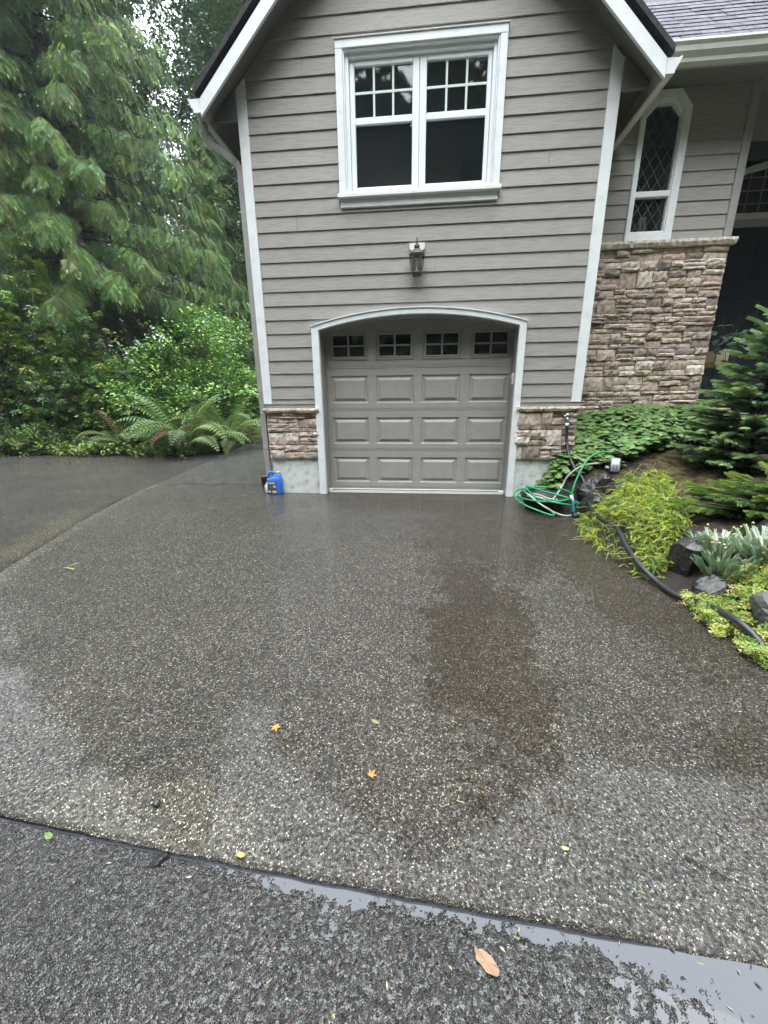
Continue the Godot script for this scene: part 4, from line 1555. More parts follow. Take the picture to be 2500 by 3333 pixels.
func fern(label: String, at: Vector3, size: float, n: int, sd: int) -> void:
	rng.seed = sd
	var t := thing("sword_fern", label, "fern", at, r(0, TAU), "sword ferns beside the drive")
	put(t, "rootstock", lathe([Vector2(0, 0.12), Vector2(0.06, 0.1), Vector2(0.11, 0.0), Vector2(0.1, -0.05), Vector2(0, -0.05)], 9), M.bark_dark, Vector3.ZERO, Vector3.ZERO, Vector3.ONE * size)
	for i in n:
		var a := i * 2.4 + r(-0.3, 0.3)
		var f := float(i) / n
		var v: int = pick([0, 1, 3]) if f > 0.55 else pick([2, 4, 3, 1])
		var dead := rng.randf() < 0.06
		put(t, "frond", V.frond[v], M.fern_dead if dead else pick(M.fern), Vector3(cos(a), 0.05, -sin(a)) * 0.05 * size, Vector3(r(-0.2, 0.2), a, r(-0.12, 0.12)), Vector3.ONE * size * r(0.75, 1.1))


func left_undergrowth() -> void:
	var bright := [Color(0.17, 0.30, 0.065), Color(0.13, 0.25, 0.06), Color(0.23, 0.34, 0.08), Color(0.11, 0.21, 0.075)]
	var mid := [Color(0.12, 0.21, 0.06), Color(0.17, 0.25, 0.06), Color(0.10, 0.18, 0.07)]
	var olive := [Color(0.17, 0.27, 0.065), Color(0.13, 0.23, 0.07), Color(0.25, 0.31, 0.08), Color(0.11, 0.19, 0.07)]
	var g := "bushes between the drive and the wood"
	shrub("rhododendron", "tall rhododendron with yellowish long leaves at the end of the bushes", Vector3(-10.1, -0.07, -4.7), 1.9, 4.9, 1900, V.whorl, 0.155, olive, 70, g, 0.6)
	shrub("rhododendron", "lower rhododendron with drooping leaves and bare tangled twigs", Vector3(-8.6, -0.07, -4.9), 1.5, 3.3, 1200, V.whorl, 0.145, olive, 71, g, 0.5)
	shrub("berry_bush", "bright green berry bush in front of the great cedar", Vector3(-7.2, -0.07, -5.2), 1.5, 3.3, 1900, V.broad[0], 0.34, bright, 72, g)
	shrub("berry_bush", "light green berry bush behind the largest fern", Vector3(-5.7, -0.07, -5.9), 1.45, 3.5, 1900, V.broad[1], 0.32, bright, 73, g)
	shrub("berry_bush", "tall berry bush with small leaves next to the house path", Vector3(-5.1, -0.07, -7.6), 1.35, 3.6, 1700, V.broad[2], 0.3, mid, 74, g, 0.9)
	shrub("berry_bush", "mid-green bush closing the path beside the house", Vector3(-6.3, -0.07, -8.2), 1.7, 3.9, 1500, V.broad[0], 0.36, mid, 75, g, 0.6)
	shrub("berry_bush", "dark low bush under the rhododendrons", Vector3(-9.4, -0.07, -3.95), 0.9, 1.0, 380, V.broad[1], 0.3, mid, 76, g)
	var ferns := [["largest sword fern, fronds arching over the edge of the slab", -5.35, -3.5, 1.75, 34], ["sword fern leaning towards the house path", -4.9, -4.5, 1.75, 30], ["sword fern behind the largest one", -6.0, -4.3, 1.6, 26], ["sword fern deep beside the house path", -4.95, -6.1, 1.25, 18], ["sword fern below the bright green berry bush", -7.1, -3.9, 1.25, 20], ["small sword fern between ground cover and bush", -8.0, -4.0, 0.85, 16], ["dense sword fern below the tall rhododendron", -10.1, -3.7, 1.3, 24], ["outermost sword fern of the row", -11.2, -3.9, 1.0, 18]]
	for i in ferns.size():
		var f: Array = ferns[i]
		fern(f[0], Vector3(f[1], -0.03, f[2]), f[3], f[4], 80 + i)
	rng.seed = 95
	var where := []
	var cols := []
	for i in 900:
		var x := r(-12.5, -5.1)
		var z := r(-4.6, -3.15 + 0.25 * na.get_noise_1d(x * 3.0))
		where.append(Transform3D(Basis.from_euler(Vector3(r(-0.4, 0.4), r(0, TAU), r(-0.4, 0.4))).scaled(Vector3.ONE * r(0.2, 0.32)), Vector3(x, r(0.03, 0.32), z)))
		cols.append(vary(pick([Color(0.17, 0.25, 0.05), Color(0.12, 0.2, 0.05), Color(0.22, 0.27, 0.06)]), 0.25))
	var gc := swarm(self, "ground_cover", V.broad[2], M.leaf, where, cols)
	tag(gc, "low light green leaves creeping over the slab edge below the ferns", "ground cover", "", "stuff")
	# rotting mossy log at the outer end
	var log_thing := thing("fallen_branch", "curved mossy dead branch lying in front of the ferns", "branch", Vector3(-9.7, 0, -3.4))
	put(log_thing, "wood", tube_mesh(spline([Vector3(-1.2, 0.05, 0.0), Vector3(-0.5, 0.16, 0.05), Vector3(0.2, 0.22, -0.05), Vector3(0.9, 0.2, -0.1)]), 0.06, 0.03), M.bark)


# ---------------------------------------------------------------- garden bed on the right
func rock(label: String, at: Vector3, size: Vector3, turn: Vector3, sd: int, m: Material) -> void:
	var o := put(self, "garden_rock", rock_mesh(sd), m, at, turn, size)
	tag(o, label, "rock", "rocks edging the garden bed")


func garden() -> void:
	rng.seed = 120
	rock("flat black rock under the water timer", Vector3(2.16, 0.27, 0.42), Vector3(0.2, 0.15, 0.16), Vector3(0.1, 0.4, 0.05), 1, M.basalt)
	rock("long black rock with a wet top beside the water timer", Vector3(2.32, 0.25, 0.62), Vector3(0.26, 0.12, 0.17), Vector3(0.1, -0.3, 0.12), 2, M.basalt)
	rock("black rock behind the hose bowl", Vector3(2.0, 0.18, 0.5), Vector3(0.19, 0.2, 0.17), Vector3(0, 0.9, 0.2), 3, M.basalt)
	rock("black rock standing on the slab next to the hose bowl", Vector3(1.95, 0.09, 0.8), Vector3(0.17, 0.19, 0.18), Vector3(0.2, 0.2, 0), 4, M.basalt)
	rock("black rock at the head of the golden plant", Vector3(2.18, 0.24, 0.84), Vector3(0.22, 0.17, 0.18), Vector3(0, 1.5, 0), 5, M.basalt)
	rock("large grey rock with a split top below the golden plant", Vector3(1.92, 0.15, 2.43), Vector3(0.2, 0.18, 0.17), Vector3(0.1, 0.7, 0.15), 6, M.basalt)
	rock("grey-brown rock leaning on the large grey one", Vector3(2.08, 0.26, 2.38), Vector3(0.16, 0.12, 0.14), Vector3(0, 2.1, 0), 7, M.basalt_dry)
	rock("small dark rock half under the silver plants", Vector3(1.92, 0.09, 2.70), Vector3(0.15, 0.1, 0.11), Vector3(0, 0.3, 0), 8, M.basalt)
	rock("pale weathered rock in the yellow stonecrop", Vector3(1.95, 0.12, 3.08), Vector3(0.17, 0.13, 0.14), Vector3(0.3, 1.0, 0.1), 9, M.basalt_dry)
	rock("dark rock in the shade of the spreading conifer", Vector3(2.4, 0.36, 2.5), Vector3(0.2, 0.15, 0.16), Vector3(0, 0.5, 0), 10, M.basalt)
	# creeping broad leaves below the stone wall
	var where := []
	var cols := []
	var tries := 0
	while where.size() < 3000 and tries < 40000:
		tries += 1
		var x := r(1.42, 4.0)
		var z := r(-0.93, 0.62)
		if x < 1.99 and z < 0.05:
			continue
		if z > (0.34 if x < 2.5 else 0.34 - 0.28 * (x - 2.5)) + 0.07 * na.get_noise_1d(x * 6.0) or x < bed_edge(z) + 0.02 * r(-1, 1):
			continue
		var lift := 0.05 + 0.16 * sqrt(rng.randf())
		if x < 1.75:
			lift *= 0.3 + 2.1 * (x - 1.42)
		var a := r(0, TAU)
		var d := (Vector3(cos(a), r(-0.45, 0.15), sin(a)) + Vector3(-0.25, 0, 0.5)).normalized()
		where.append(aim(d, Vector3(r(-0.35, 0.35) - 0.1, 1, r(-0.35, 0.35) + 0.35), Vector3.ONE * r(0.055, 0.10), Vector3(x, land(x, z) + lift, z)))
		cols.append(vary(pick([Color(0.115, 0.21, 0.055), Color(0.09, 0.175, 0.05), Color(0.15, 0.245, 0.065), Color(0.13, 0.2, 0.08)]), 0.25))
	var iv := swarm(self, "creeping_groundcover", V.ivy, M.leaf, where, cols)
	tag(iv, "dense carpet of rounded green leaves below the stone wall", "ground cover", "", "stuff")
	# small fir
	fir("small_fir", "small bushy fir with layered branches by the entry", Vector3(3.34, 0.42, 0.82), 1.6, 0.6, 0.16, 16, [Color(0.12, 0.21, 0.09), Color(0.18, 0.29, 0.13), Color(0.25, 0.37, 0.17), Color(0.34, 0.45, 0.17)], 130, 0.17)
	fir("spreading_conifer", "dark spreading conifer lying low over the bed", Vector3(2.72, 0.24, 2.05), 0.42, 0.7, 0.05, 9, [Color(0.07, 0.125, 0.04), Color(0.12, 0.2, 0.045), Color(0.21, 0.3, 0.055)], 131, 0.15)
	# golden thread-leaved plant spilling over the slab
	rng.seed = 140
	var t := thing("golden_plant", "golden-green feathery plant spilling over the driveway edge", "plant", Vector3.ZERO)
	var lists := [[], [], []]
	var tints := [[], [], []]
	var stems := start(true)
	for i in 5200:
		var z := r(0.72, 2.4)
		var right := 2.62 - 0.46 * maxf(0.0, z - 0.8) + 0.14 * na.get_noise_1d(z * 6.0)
		var x := lerpf(bed_edge(z) - 0.02, right, rng.randf())
		if z < 0.95 and x < 1.9:
			continue
		if na.get_noise_2d(x * 4.0, z * 4.0) < -0.26:
			continue
		var hidden := false
		for hq in hose_path:
			if Vector2(x - hq.x, z - hq.z).length() < 0.1 or (Vector2(x - hq.x - 0.02, z - hq.z - 0.1).length() < 0.09):
				hidden = rng.randf() < 0.85
		if hidden:
			continue
		var k := smoothstep(0.0, 0.25, x - bed_edge(z))
		var y := land(x, z) + lerpf(0.01, 0.085, k) * r(0.0, 1.0) + 0.03 * na.get_noise_2d(x * 7.0, z * 7.0)
		var d := Vector3(-0.5 + r(-0.9, 0.9), r(-0.3, 0.7), r(-1.0, 1.0)).normalized()
		var v := rng.randi() % 3
		lists[v].append(aim(d, UPV, Vector3.ONE * (r(0.05, 0.1) if rng.randf() < 0.8 else r(0.1, 0.15)), Vector3(x, y, z)))
		tints[v].append(vary(pick([Color(0.42, 0.48, 0.06), Color(0.32, 0.42, 0.06), Color(0.20, 0.33, 0.06), Color(0.50, 0.52, 0.09), Color(0.12, 0.2, 0.05)]), 0.2))
		if i % 40 == 0:
			tube(stems, spline([Vector3(x, land(x, z), z), Vector3(x, y + 0.03, z) + d * 0.08, Vector3(x, y - 0.02, z) + d * 0.25], 3), 0.004, 0.002, 4)
	put(t, "stem", done(stems), plain(0.35, 0.33, 0.12, 0.8))
	for v in 3:
		swarm(t, "foliage", V.thread[v], M.leaf, lists[v], tints[v])
	# silver plants with button flowers
	var spots := [[2.02, 2.50, "silver-leaved plant with yellow button flowers behind the large grey rock"], [2.16, 2.68, "silver-leaved plant between the spreading conifer and the stonecrop"], [1.97, 2.63, "silver-leaved plant drooping over the small dark rock"], [2.22, 2.86, "outermost silver-leaved plant beside the stonecrop"]]
	for s in spots:
		rng.seed = int(s[0] * 1000)
		var p := thing("silver_plant", s[2], "plant", Vector3(s[0], land(s[0], s[1]), s[1]), 0.0, "silver plants in the bed")
		where = []
		cols = []
		for i in 130:
			var a := r(0, TAU)
			var d := Vector3(cos(a) * 0.55, r(0.5, 1.1), sin(a) * 0.55).normalized()
			where.append(aim(d, Vector3(cos(a), 0, sin(a)), Vector3(1, 0.55, 0.55) * r(0.08, 0.15), Vector3(cos(a), 0, sin(a)) * r(0.0, 0.11) + UPV * r(-0.03, 0.04)))
			cols.append(vary(pick([Color(0.42, 0.52, 0.40), Color(0.34, 0.44, 0.28), Color(0.50, 0.56, 0.48)]), 0.2))
		swarm(p, "foliage", V.fir, M.leaf, where, cols)
		for i in 5:
			var a := r(0, TAU)
			var top := Vector3(cos(a) * r(0.03, 0.12), r(0.15, 0.22), sin(a) * r(0.03, 0.12))
			var stalk := put(p, "flower_stalk", tube_mesh([Vector3.ZERO, top * 0.6, top], 0.002, 0.0015, 4), plain(0.3, 0.36, 0.22, 0.8))
			put(stalk, "flower", lathe([Vector2(0, 0.006), Vector2(0.007, 0.003), Vector2(0.006, -0.004), Vector2(0, -0.005)], 8), plain(0.62, 0.58, 0.22, 0.8), top)
	# yellow stonecrop
	rng.seed = 150
	where = []
	cols = []
	for i in 1500:
		var z := r(2.72, 3.45)
		var x := r(bed_edge(z) - 0.05, 2.15)
		if na.get_noise_2d(x * 5.0, z * 5.0) < -0.3 or x > 1.8 + (3.3 - z) * 0.9:
			continue
		where.append(Transform3D(Basis.from_euler(Vector3(r(-0.5, 0.5), r(0, TAU), r(-0.5, 0.5))).scaled(Vector3.ONE * r(0.03, 0.055)), Vector3(x, land(x, z) + r(0.0, 0.07), z)))
		cols.append(vary(pick([Color(0.38, 0.42, 0.09), Color(0.26, 0.36, 0.06), Color(0.16, 0.27, 0.05), Color(0.5, 0.47, 0.16)]), 0.2))
	var sc := swarm(self, "stonecrop", V.rosette, M.leaf, where, cols)
	tag(sc, "yellow-green stonecrop spilling over the slab edge by the black hose", "ground cover", "", "stuff")
	# moss and dry needles over the open soil
	where = []
	cols = []
	for i in 2200:
		var x := r(2.3, 4.4)
		var z := r(-0.3, 1.9)
		where.append(Transform3D(Basis.from_euler(Vector3(r(-0.4, 0.4), r(0, TAU), r(-0.4, 0.4))).scaled(Vector3.ONE * r(0.015, 0.04)), Vector3(x, land(x, z) + r(0.0, 0.02), z)))
		cols.append(vary(pick([Color(0.22, 0.19, 0.06), Color(0.17, 0.16, 0.05), Color(0.17, 0.11, 0.06), Color(0.30, 0.26, 0.08)]), 0.25))
	var ms := swarm(self, "moss", V.rosette, M.leaf, where, cols)
	tag(ms, "yellow-brown moss on the open soil under the small fir", "moss", "", "stuff")
	# dish on a stake
	var bd := thing("dish_on_stake", "shallow tan bird dish on a thin black stake", "bird bath", Vector3(3.74, 0.80, -0.5))
	put(bd, "dish", lathe([Vector2(0, 0.255), Vector2(0.14, 0.25), Vector2(0.2, 0.28), Vector2(0.215, 0.285), Vector2(0.21, 0.26), Vector2(0.17, 0.215), Vector2(0, 0.205)], 28), plain(0.42, 0.30, 0.17, 0.35))
	put(bd, "stake", tube_mesh([Vector3(0.02, -0.25, 0), Vector3(0.0, 0.206, 0)], 0.007, 0.007, 6), M.black)
	# in the dark entry
	var ln := thing("entry_lantern", "cream box lantern with a tan lower band in the dark entry", "lantern", Vector3(4.53, 0.93, -1.8), 0.15)
	put(ln, "shade", cbox(Vector3(0.21, 0.15, 0.21), 0.004), plain(0.62, 0.56, 0.38, 0.7), Vector3(0, 0.87, 0))
	put(ln, "lower_band", cbox(Vector3(0.208, 0.07, 0.208), 0.003), plain(0.5, 0.32, 0.15, 0.7), Vector3(0, 0.758, 0))
	for sx in [-0.108, 0.108]:
		for sz in [-0.108, 0.108]:
			put(ln, "leg", cbox(Vector3(0.01, 0.95, 0.01), 0.001), M.black, Vector3(sx, 0.475, sz))
	for y in [0.3, 0.72]:
		put(ln, "rail", joined_boxes([[-0.103, 0.103, y - 0.005, y + 0.005, -0.113, -0.103], [-0.103, 0.103, y - 0.005, y + 0.005, 0.103, 0.113]], 0.001), M.black)
	var pp := thing("entry_plant", "grey-green leafy plant in a dark pot inside the entry", "plant", Vector3(4.5, 0.93, -1.45))
	put(pp, "pot", lathe([Vector2(0, 0.3), Vector2(0.1, 0.3), Vector2(0.13, 0.32), Vector2(0.14, 0.32), Vector2(0.1, 0.0), Vector2(0, 0.0)], 18), M.black)
	var ps := start(true)
	where = []
	cols = []
	for i in 9:
		var a := r(0, TAU)
		var top := Vector3(cos(a) * r(0.05, 0.2), r(0.95, 1.25), sin(a) * r(0.05, 0.2))
		tube(ps, [Vector3(0, 0.3, 0), top * Vector3(0.5, 0.7, 0.5), top], 0.006, 0.003, 4)
		for k in 6:
			var b := r(0, TAU)
			where.append(aim(Vector3(cos(b), r(-0.7, 0.1), sin(b)), UPV, Vector3(1.25, 1, 0.7) * r(0.07, 0.11), top + Vector3(r(-0.1, 0.1), r(-0.16, 0.04), r(-0.1, 0.1))))
			cols.append(vary(Color(0.16, 0.24, 0.16), 0.2))
	put(pp, "stem", done(ps), M.stem)
	swarm(pp, "foliage", V.ivy, M.leaf, where, cols)


func fir(called: String, label: String, at: Vector3, high: float, wide: float, low: float, levels: int, tones: Array, sd: int, size: float) -> void:
	rng.seed = sd
	var t := thing(called, label, "conifer", at)
	var st := start(true)
	tube(st, [Vector3(0, -0.15, 0), Vector3(0.01, high * 0.5, 0), Vector3(0, high, 0)], 0.035, 0.01, 7)
	var where := []
	var cols := []
	for i in levels:
		var f := float(i) / levels
		var n := 7 if i < levels - 3 else 4
		for b in n:
			var a := TAU * (b + 0.37 * i) / n + r(-0.2, 0.2)
			var out := Vector3(cos(a), 0, sin(a))
			var l := wide * (1.0 - pow(f, 1.3) * 0.88) * r(0.72, 1.1)
			var foot := UPV * lerpf(low, high * 0.97, f)
			var tip := foot + out * l + UPV * l * (0.12 + 0.25 * f) + UPV * r(-0.04, 0.05)
			tube(st, [foot, foot.lerp(tip, 0.5) + UPV * 0.03 * l, tip], 0.009, 0.004, 4)
			var m := int(4 + l * 16)
			for k in m:
				var q := 0.25 + 0.75 * (k + 0.5) / m
				var p := foot.lerp(tip, q)
				for s in [-1.0, 1.0]:
					var across: Vector3 = Vector3(-out.z, 0, out.x) * s
					var d: Vector3 = (out * 0.75 + across * r(0.5, 1.0) * (1.15 - q * 0.6) + UPV * r(-0.15, 0.22)).normalized()
					where.append(aim(d, UPV, Vector3.ONE * size * (1.15 - q * 0.45) * r(0.75, 1.1) * clampf(l / 0.45, 0.5, 1.0), p))
					var c: Color = tones[mini(int(q * 1.1 * tones.size() * r(0.5, 1.0)), tones.size() - 1)]
					cols.append(vary(c, 0.2))
			where.append(aim(tip - foot, UPV, Vector3.ONE * size * 0.9, foot.lerp(tip, 0.85)))
			cols.append(vary(tones[2], 0.2))
	put(t, "trunk", done(st), M.bark_dark)
	swarm(t, "crown", V.fir, M.needle, where, cols)


# ---------------------------------------------------------------- small things
func loft(rings: Array, seg := 28, power := 4.0) -> ArrayMesh:
	# rings: [y, half width, half depth, x shift]
	var st := start(true)
	var P := []
	for q in rings:
		var line := []
		for k in seg:
			var a := TAU * k / seg
			var c := cos(a)
			var s := sin(a)
			line.append(Vector3(q[3] + signf(c) * pow(absf(c), 2.0 / power) * q[1], q[0], signf(s) * pow(absf(s), 2.0 / power) * q[2]))
		P.append(line)
	for i in P.size() - 1:
		for k in seg:
			var k2 := (k + 1) % seg
			quad(st, P[i][k], P[i][k2], P[i + 1][k2], P[i + 1][k], Vector3(P[i][k].x - rings[i][3], 0.0, P[i][k].z) + Vector3(0, signf(rings[i][1] - rings[i + 1][1]) * 0.02, 0))
	for e in [0, P.size() - 1]:
		for k in range(1, seg - 1):
			tri(st, P[e][0], P[e][k], P[e][k + 1], Vector3.DOWN if e == 0 else UPV)
	return done(st)


func objects_by_the_door() -> void:
	var blue := plain(0.03, 0.16, 0.58, 0.3)
	var yellow := plain(0.72, 0.56, 0.08, 0.4)
	var cream := plain(0.70, 0.68, 0.55, 0.5)
	var navy := plain(0.03, 0.045, 0.11, 0.45)
	var jug := thing("blue_jug", "blue plastic jug with yellow cap and printed label by the foundation", "jug", Vector3(-1.893, 0.0, 0.075), 0.1)
	put(jug, "body", loft([[0.0, 0.085, 0.05, 0], [0.008, 0.096, 0.058, 0], [0.02, 0.1, 0.06, 0], [0.19, 0.1, 0.06, 0], [0.215, 0.095, 0.056, 0], [0.24, 0.062, 0.038, 0.03], [0.265, 0.034, 0.03, 0.05], [0.285, 0.024, 0.024, 0.055]]), blue)
	put(jug, "handle", tube_mesh(spline([Vector3(-0.075, 0.21, 0), Vector3(-0.08, 0.255, 0), Vector3(-0.06, 0.295, 0), Vector3(-0.02, 0.302, 0), Vector3(0.03, 0.28, 0)]), 0.016, 0.015, 10), blue)
	put(jug, "cap", lathe([Vector2(0, 0.316), Vector2(0.024, 0.315), Vector2(0.027, 0.31), Vector2(0.027, 0.286), Vector2(0, 0.284)], 18), yellow, Vector3(0.055, 0, 0))
	var lb := put(jug, "label", cbox(Vector3(0.115, 0.15, 0.003), 0.001), navy, Vector3(-0.03, 0.105, 0.0605))
	for q in [[0.0, 0.058, 0.085, 0.02, yellow], [0.032, 0.018, 0.034, 0.016, cream], [0.032, -0.001, 0.034, 0.012, yellow], [-0.036, -0.056, 0.03, 0.022, cream], [0.028, -0.058, 0.052, 0.03, yellow], [-0.02, 0.022, 0.05, 0.012, plain(0.08, 0.12, 0.3, 0.45)], [-0.02, 0.0, 0.05, 0.012, plain(0.08, 0.12, 0.3, 0.45)], [-0.02, -0.022, 0.05, 0.012, plain(0.08, 0.12, 0.3, 0.45)]]:
		put(lb, "print", cbox(Vector3(q[2], q[3], 0.001), 0.0002), q[4], Vector3(q[0], q[1], 0.002))
	var bt := thing("cream_bottle", "cream plastic bottle with a long neck behind the blue jug", "bottle", Vector3(-2.03, 0.0, -0.01))
	put(bt, "body", loft([[0.0, 0.04, 0.035, 0], [0.01, 0.046, 0.04, 0], [0.1, 0.044, 0.038, 0], [0.13, 0.03, 0.03, 0.01], [0.16, 0.022, 0.022, 0.015]], 20, 3.0), cream)
	put(bt, "cap", lathe([Vector2(0, 0.2), Vector2(0.02, 0.198), Vector2(0.022, 0.16), Vector2(0, 0.16)], 14), M.offwhite, Vector3(0.015, 0, 0))
	# spigot in the stone veneer
	var sp := thing("garden_spigot", "brass garden spigot on the stone veneer feeding the black hose", "spigot", Vector3(1.79, 1.0, 0.04))
	put(sp, "flange", lathe([Vector2(0, 0.0), Vector2(0.035, 0.0), Vector2(0.035, 0.012), Vector2(0, 0.014)], 16), M.metal, Vector3(0, 0, 0), Vector3(PI / 2, 0, 0))
	put(sp, "body", tube_mesh(spline([Vector3(0, 0, 0), Vector3(0, 0.005, 0.04), Vector3(0, -0.02, 0.07), Vector3(0, -0.06, 0.075)]), 0.014, 0.016, 10), M.metal)
	put(sp, "wheel", lathe([Vector2(0, 0.01), Vector2(0.03, 0.008), Vector2(0.03, 0.0), Vector2(0, 0.0)], 12), M.metal, Vector3(0, 0.035, 0.055), Vector3(0.6, 0, 0))
	put(sp, "connector", lathe([Vector2(0, 0.0), Vector2(0.02, 0.0), Vector2(0.02, 0.035), Vector2(0, 0.035)], 12), M.vinyl, Vector3(0, -0.1, 0.075))
	# black hose from the spigot along the bed
	var bh := put(self, "black_hose", tube_mesh(spline(hose_path, 7), 0.0185, 0.0185, 12), plain(0.022, 0.024, 0.028, 0.4))
	tag(bh, "thick black hose running from the spigot along the garden bed", "hose")
	# bowl with coiled hoses
	var c := Vector3(1.485, 0.0, 0.575)
	var pot := thing("hose_bowl", "wide black plastic bowl holding coiled garden hose", "bowl", c)
	put(pot, "shell", lathe([Vector2(0, 0.0), Vector2(0.19, 0.0), Vector2(0.2, 0.01), Vector2(0.262, 0.155), Vector2(0.275, 0.16), Vector2(0.275, 0.172), Vector2(0.252, 0.172), Vector2(0.19, 0.03), Vector2(0, 0.025)], 36), M.black)
	var green := plain(0.02, 0.27, 0.11, 0.35)
	var pale := plain(0.46, 0.50, 0.40, 0.45)
	var gp := [Vector3(2.255, 0.60, 0.33), Vector3(2.12, 0.625, 0.36), Vector3(1.97, 0.56, 0.42), Vector3(1.87, 0.44, 0.5), Vector3(1.80, 0.3, 0.56)]
	var turns := 34
	for i in turns:
		var a := 0.1 - i * TAU / 12.0
		var f := float(i) / turns
		var rad := lerpf(0.245, 0.30, 0.5 + 0.5 * sin(f * 9.0)) + (0.07 if f > 0.6 else 0.0)
		var y := lerpf(0.14, 0.20, 0.5 + 0.5 * sin(f * 7.0 + a))
		if f > 0.62:
			y = lerpf(y, 0.02 + 0.14 * (0.5 + 0.5 * cos(a + 2.2)), smoothstep(0.62, 0.72, f))
		gp.append(c + Vector3(cos(a) * rad + 0.04 * f, y, sin(a) * rad))
	gp.append_array([Vector3(1.3, 0.21, 0.42), Vector3(1.45, 0.215, 0.62), Vector3(1.7, 0.16, 0.72), Vector3(1.9, 0.05, 0.72), Vector3(1.95, 0.018, 0.66), Vector3(1.86, 0.018, 0.82), Vector3(1.7, 0.018, 0.9)])
	var gh := put(self, "green_hose", tube_mesh(spline(gp, 5), 0.0105, 0.0105, 8), green)
	tag(gh, "bright green garden hose coiled round the black bowl", "hose")
	var wp := [Vector3(2.25, 0.53, 0.36), Vector3(2.1, 0.50, 0.38), Vector3(1.93, 0.47, 0.38), Vector3(1.80, 0.36, 0.36), Vector3(1.74, 0.24, 0.36), Vector3(1.68, 0.16, 0.42)]
	for i in 26:
		var a := -0.9 - i * TAU / 11.0
		var f := i / 26.0
		var rad := 0.17 + 0.05 * sin(f * 12.0)
		var y := 0.08 + 0.08 * f + 0.02 * sin(a * 2.0)
		if f > 0.55:
			rad = lerpf(rad, 0.345, smoothstep(0.55, 0.68, f))
			y = lerpf(y, 0.013, smoothstep(0.58, 0.7, f)) + 0.1 * smoothstep(0.55, 0.6, f) * smoothstep(0.7, 0.62, f)
		wp.append(c + Vector3(cos(a) * rad + 0.05 * smoothstep(0.5, 0.8, f), y, sin(a) * rad * 0.95))
	var wh := put(self, "pale_hose", tube_mesh(spline(wp, 5), 0.0095, 0.0095, 8), pale)
	tag(wh, "pale faded garden hose coiled in and under the black bowl", "hose")
	var nz := thing("spray_nozzle", "dark spray nozzle with a teal grip hanging over the bowl", "nozzle", Vector3(1.69, 0.0, 0.86), 0.4)
	put(nz, "connector", tube_mesh([Vector3(0, 0.22, -0.04), Vector3(0, 0.17, 0.0)], 0.016, 0.016, 10), M.offwhite)
	put(nz, "grip", tube_mesh(spline([Vector3(0, 0.175, 0.0), Vector3(0, 0.11, 0.02), Vector3(0, 0.05, 0.03)]), 0.018, 0.022, 10), plain(0.05, 0.2, 0.22, 0.4))
	put(nz, "head", tube_mesh([Vector3(0, 0.055, 0.03), Vector3(0, 0.02, 0.06), Vector3(0, 0.012, 0.085)], 0.024, 0.034, 12), M.black)
	put(nz, "trigger", tube_mesh(spline([Vector3(0, 0.15, 0.03), Vector3(0, 0.09, 0.055), Vector3(0, 0.05, 0.06)]), 0.006, 0.006, 6), M.black)
	# water timer on the rock
	var wt := thing("water_timer", "grey battery water timer with pale screen lying on the black rock", "timer", Vector3(2.29, 0.47, 0.36), -0.25)
	wt.rotation.x = -0.35
	put(wt, "case", loft([[-0.085, 0.05, 0.03, 0], [-0.075, 0.058, 0.036, 0], [0.07, 0.06, 0.036, 0], [0.088, 0.045, 0.03, 0]], 24, 4.0), plain(0.05, 0.055, 0.065, 0.4))
	put(wt, "face", loft([[-0.075, 0.045, 0.006, 0], [0.075, 0.048, 0.006, 0]], 20, 5.0), plain(0.32, 0.34, 0.37, 0.4), Vector3(0, 0, 0.034))
	put(wt, "screen", cbox(Vector3(0.06, 0.045, 0.004), 0.002), plain(0.62, 0.66, 0.66, 0.25), Vector3(0, 0.028, 0.0405))
	for i in 4:
		put(wt, "button", lathe([Vector2(0, 0.003), Vector2(0.008, 0.002), Vector2(0.008, 0), Vector2(0, 0)], 10), M.black, Vector3([-0.016, 0.016, -0.016, 0.016][i], [-0.02, -0.02, -0.045, -0.045][i], 0.04), Vector3(PI / 2, 0, 0))
	for y in [0.05, -0.03]:
		put(wt, "outlet", tube_mesh([Vector3(-0.05, y, 0), Vector3(-0.095, y + 0.01, 0)], 0.016, 0.016, 10), M.vinyl)


func flat_leaf(points: Array, size: float, curl: float) -> ArrayMesh:
	var st := start()
	var n := points.size()
	for i in n:
		var a: Vector2 = points[i] * size
		var b: Vector2 = points[(i + 1) % n] * size
		tri(st, Vector3(0, 0.001, 0), Vector3(a.x, curl * a.length() * (1.0 + sin(i * 2.0)) * 0.5, a.y), Vector3(b.x, curl * b.length() * (1.0 + sin((i + 1) * 2.0)) * 0.5, b.y), UPV)
	return done(st)


